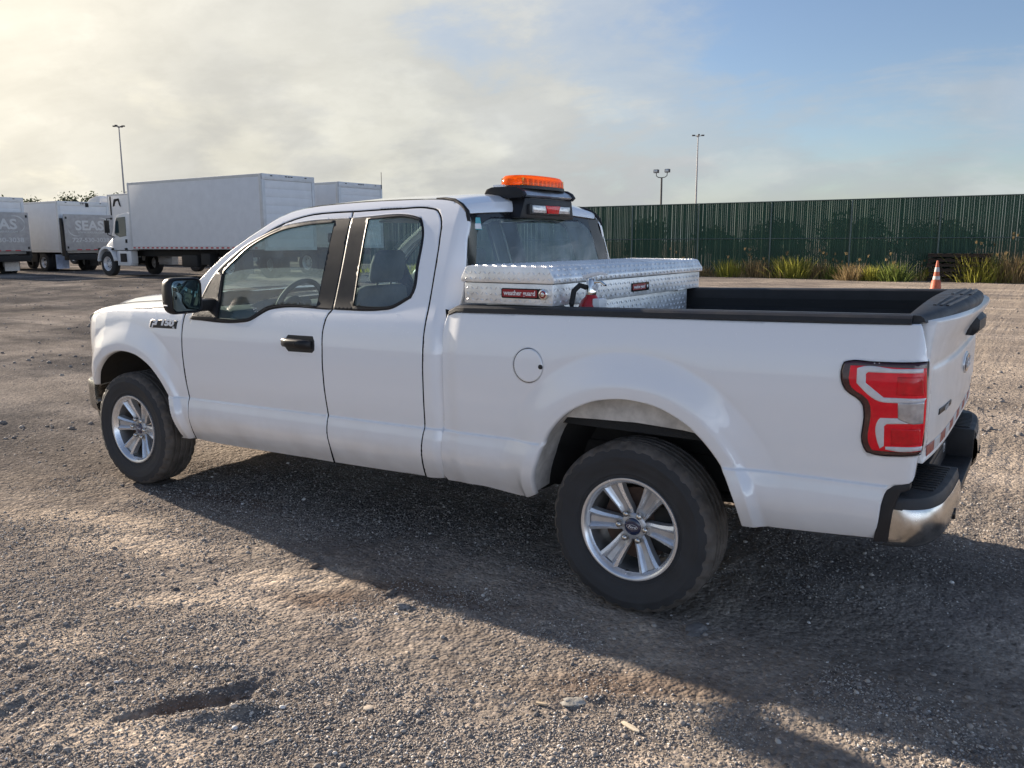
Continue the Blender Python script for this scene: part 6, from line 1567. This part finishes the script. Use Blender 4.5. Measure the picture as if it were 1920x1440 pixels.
# trees
def tree(name, x, y, h, r, n, label, group, leaf=.25, zc=.62, mt='leaf_dark', trunk=.12):
    z = float(terrain(np.array([x]),np.array([y]))[0]); t = empty(name, (x,y,z)); tag(t, label, 'tree', group)
    m_ = MB(); m_.tube([(0,0,-.1),(.05*h*.2,0,h*.3),(-.03*h,.02*h,h*.62)], [trunk*1.2,trunk*.8,trunk*.3], 8)
    for k in range(5):
        a = k*1.3+rng.random(); m_.tube([(0,0,h*(.28+.06*k)),(r*.5*math.cos(a),r*.5*math.sin(a),h*(.5+.07*k))], [trunk*.45,trunk*.12], 6)
    m_.build('trunk', M['bark'], t)
    cl = rng.normal(0,1,(14,3)); cl /= np.linalg.norm(cl,axis=1,keepdims=True); cl *= (rng.random((14,1))**.4)*[r*.75,r*.75,h*(1-zc)*.72]; cl[:,2] += h*zc
    k = rng.integers(0,14,n); p = cl[k]+rng.normal(0,1,(n,3))*[r*.19,r*.19,h*(1-zc)*.17]
    p = p[p[:,2] > h*.18]; n = len(p)
    d1 = rng.normal(0,1,(n,3)); d1 /= np.linalg.norm(d1,axis=1,keepdims=True); d2 = np.cross(d1,rng.normal(0,1,(n,3))); d2 /= np.linalg.norm(d2,axis=1,keepdims=True)
    s = leaf*(.5+rng.random((n,1))); V = np.stack([p-d1*s,p+d2*s*.5,p+d1*s,p-d2*s*.5],1)
    b = 4*np.arange(n)[:,None]; F3 = np.concatenate([b+[0,1,2],b+[0,2,3]])
    veg_obj('crown', [(V.reshape(-1,3),F3,np.repeat(rng.random(n),4))], M[mt], t)
for i,(x,y,h,r,lb) in enumerate([(-160,72.5,8.6,4.6,'distant tree at far left of the skyline row'),(-153,75.5,8.3,3.8,'second distant tree from the left on the skyline'),(-147.5,78.5,8.9,4.4,'third distant tree on the skyline, above the lettered lift gate'),(-143,81.5,8.7,4.0,'fourth distant tree on the skyline'),(-138.5,84,8.9,4.2,'fifth distant tree on the skyline, left of the roof fairing'),(-134,87,9.0,4.0,'last distant tree on the skyline beside the roof fairing')]):
    tree('distant_tree', x, y, h+.75, r, 8000, lb, 'distant trees on the skyline', .24)
for i,(x,h,r,lb) in enumerate([(-20.5,2.75,1.7,'dark tree showing through the fence slats behind the cab'),(-16.2,2.75,1.2,'dark bush seen through the slats right of the cab'),(-12.6,2.55,1.5,'dark bush seen through the slats above the toolbox'),(-9.7,2.7,1.5,'rounded bush seen through the slats left of centre'),(-6.3,2.95,1.7,'widest bush seen through the slats at the middle of the fence'),(-2.9,2.75,1.7,'bush seen through the slats above the cone'),(.9,2.4,1.5,'low bush seen through the slats above the pallets'),(4.2,2.6,1.6,'bush seen through the slats at the right picture edge')]):
    tree('roadside_bush', x, FY+1.6+r*.4, h, r, 2600, lb, 'bushes beyond the fence', .13, .52, trunk=.07)

# ================================================================== light masts
M['mast'] = mat('mast_steel', (.28,.27,.27), .5, .5, noise=.1); M['mast_dark'] = mat('mast_dark', (.06,.055,.055), .6)
def mast(name, x, y, h, label, n=4):
    z = float(terrain(np.array([x]),np.array([y]))[0]); t = empty(name, (x,y,z)); tag(t, label, 'light mast')
    MB().tube([(0,0,0),(0,0,h*.5),(0,0,h)], [.16,.12,.075], 12).build('pole', M['mast'], t)
    MB().tube([(.12*math.cos(a),.12*math.sin(a),h-.2) for a in np.linspace(0,2*math.pi,13)], .05, 6).build('ring', M['mast'], t)
    for k in range(n):
        a = 2*math.pi*k/n+.5; c, s = math.cos(a), math.sin(a)
        ar = MB().tube([(.1*c,.1*s,h-.15),(.55*c,.55*s,h-.05)], .04, 6).build('arm', M['mast'], t)
        MB().prism([(.42*c-.10*s,.42*s+.10*c),(.85*c-.13*s,.85*s+.13*c),(.85*c+.13*s,.85*s-.13*c),(.42*c+.10*s,.42*s-.10*c)],'z',h-.12,h+.06,.02).build('lamp_head', M['mast_dark'], ar)
mast('light_mast', -110.1, 66.2, 17.2, 'tall slender light mast rising above the parked trucks')
mast('light_mast', -42.3, 110.6, 15.85, 'tall slender light mast rising beyond the green fence')
fl = empty('floodlight_pole', (-22.5,51.9,0)); tag(fl, 'short dark pole with two floodlights beyond the fence', 'floodlight')
MB().tube([(0,0,0),(0,0,6.0)], [.09,.065], 10).build('pole', M['mast_dark'], fl)
MB().tube([(-.42,0,6.42),(-.40,0,6.15),(-.25,0,6.05),(0,0,6.02),(.25,0,6.05),(.40,0,6.15),(.42,0,6.42)], .03, 8).build('bracket', M['mast_dark'], fl)
for s in (-1,1):
    hd_ = MB().box(s*.42-.17,s*.42+.17,-.14,.14,6.36,6.60,.03).build('floodlight_head', M['mast_dark'], fl, 30)
    MB().box(s*.42-.14,s*.42+.14,-.155,-.138,6.39,6.57,.005).build('lens', M['lens_clear'], hd_)

# ================================================================== pallets and debris by the fence
M['old_wood'] = mat('dark_weathered_wood', (.030,.022,.018), .9, noise=.4, nscale=5)
def pallet(x, y, z, lb, rz=0):
    t = empty('pallet', (x,y,z), rz); tag(t, lb, 'pallet', 'dark pallets stacked at the fence')
    for k in range(7): MB().box(-1.05+k*.31,-.85+k*.31,-.55,.55,.125,.148).build('top_board', M['old_wood'], t, 0)
    for yy in (-.5,-.02,.46): MB().box(-1.05,1.05,yy,yy+.05,.022,.125).build('stringer', M['old_wood'], t, 0)
    for k in (0,3,6): MB().box(-1.05+k*.31,-.85+k*.31,-.55,.55,0,.022).build('bottom_board', M['old_wood'], t, 0)
for k, lb in enumerate(('bottom pallet of the dark stack at the fence','second pallet from the bottom of the dark stack','third pallet of the dark stack at the fence','fourth pallet of the dark stack at the fence','fifth pallet of the dark stack, second from top','top pallet of the dark stack behind the tall brown weed')):
    pallet(-1.72+rng.normal(0,.03), 32.85+rng.normal(0,.03), .155*k*1.22+.0, lb, R(rng.normal(0,2)))
sl = MB().prism([(-.42,-.12),(.30,-.16),(.45,.02),(.20,.14),(-.40,.10)],'z',0,.09,.012).build('concrete_slab', mat('pale_concrete',(.42,.38,.33),.9,noise=.2,nscale=8), None, 30)
sl.location = (-4.15,32.15,.0); sl.rotation_euler = (.05,.04,.2); tag(sl, 'pale broken slab lying among the weeds left of the cone', 'slab')
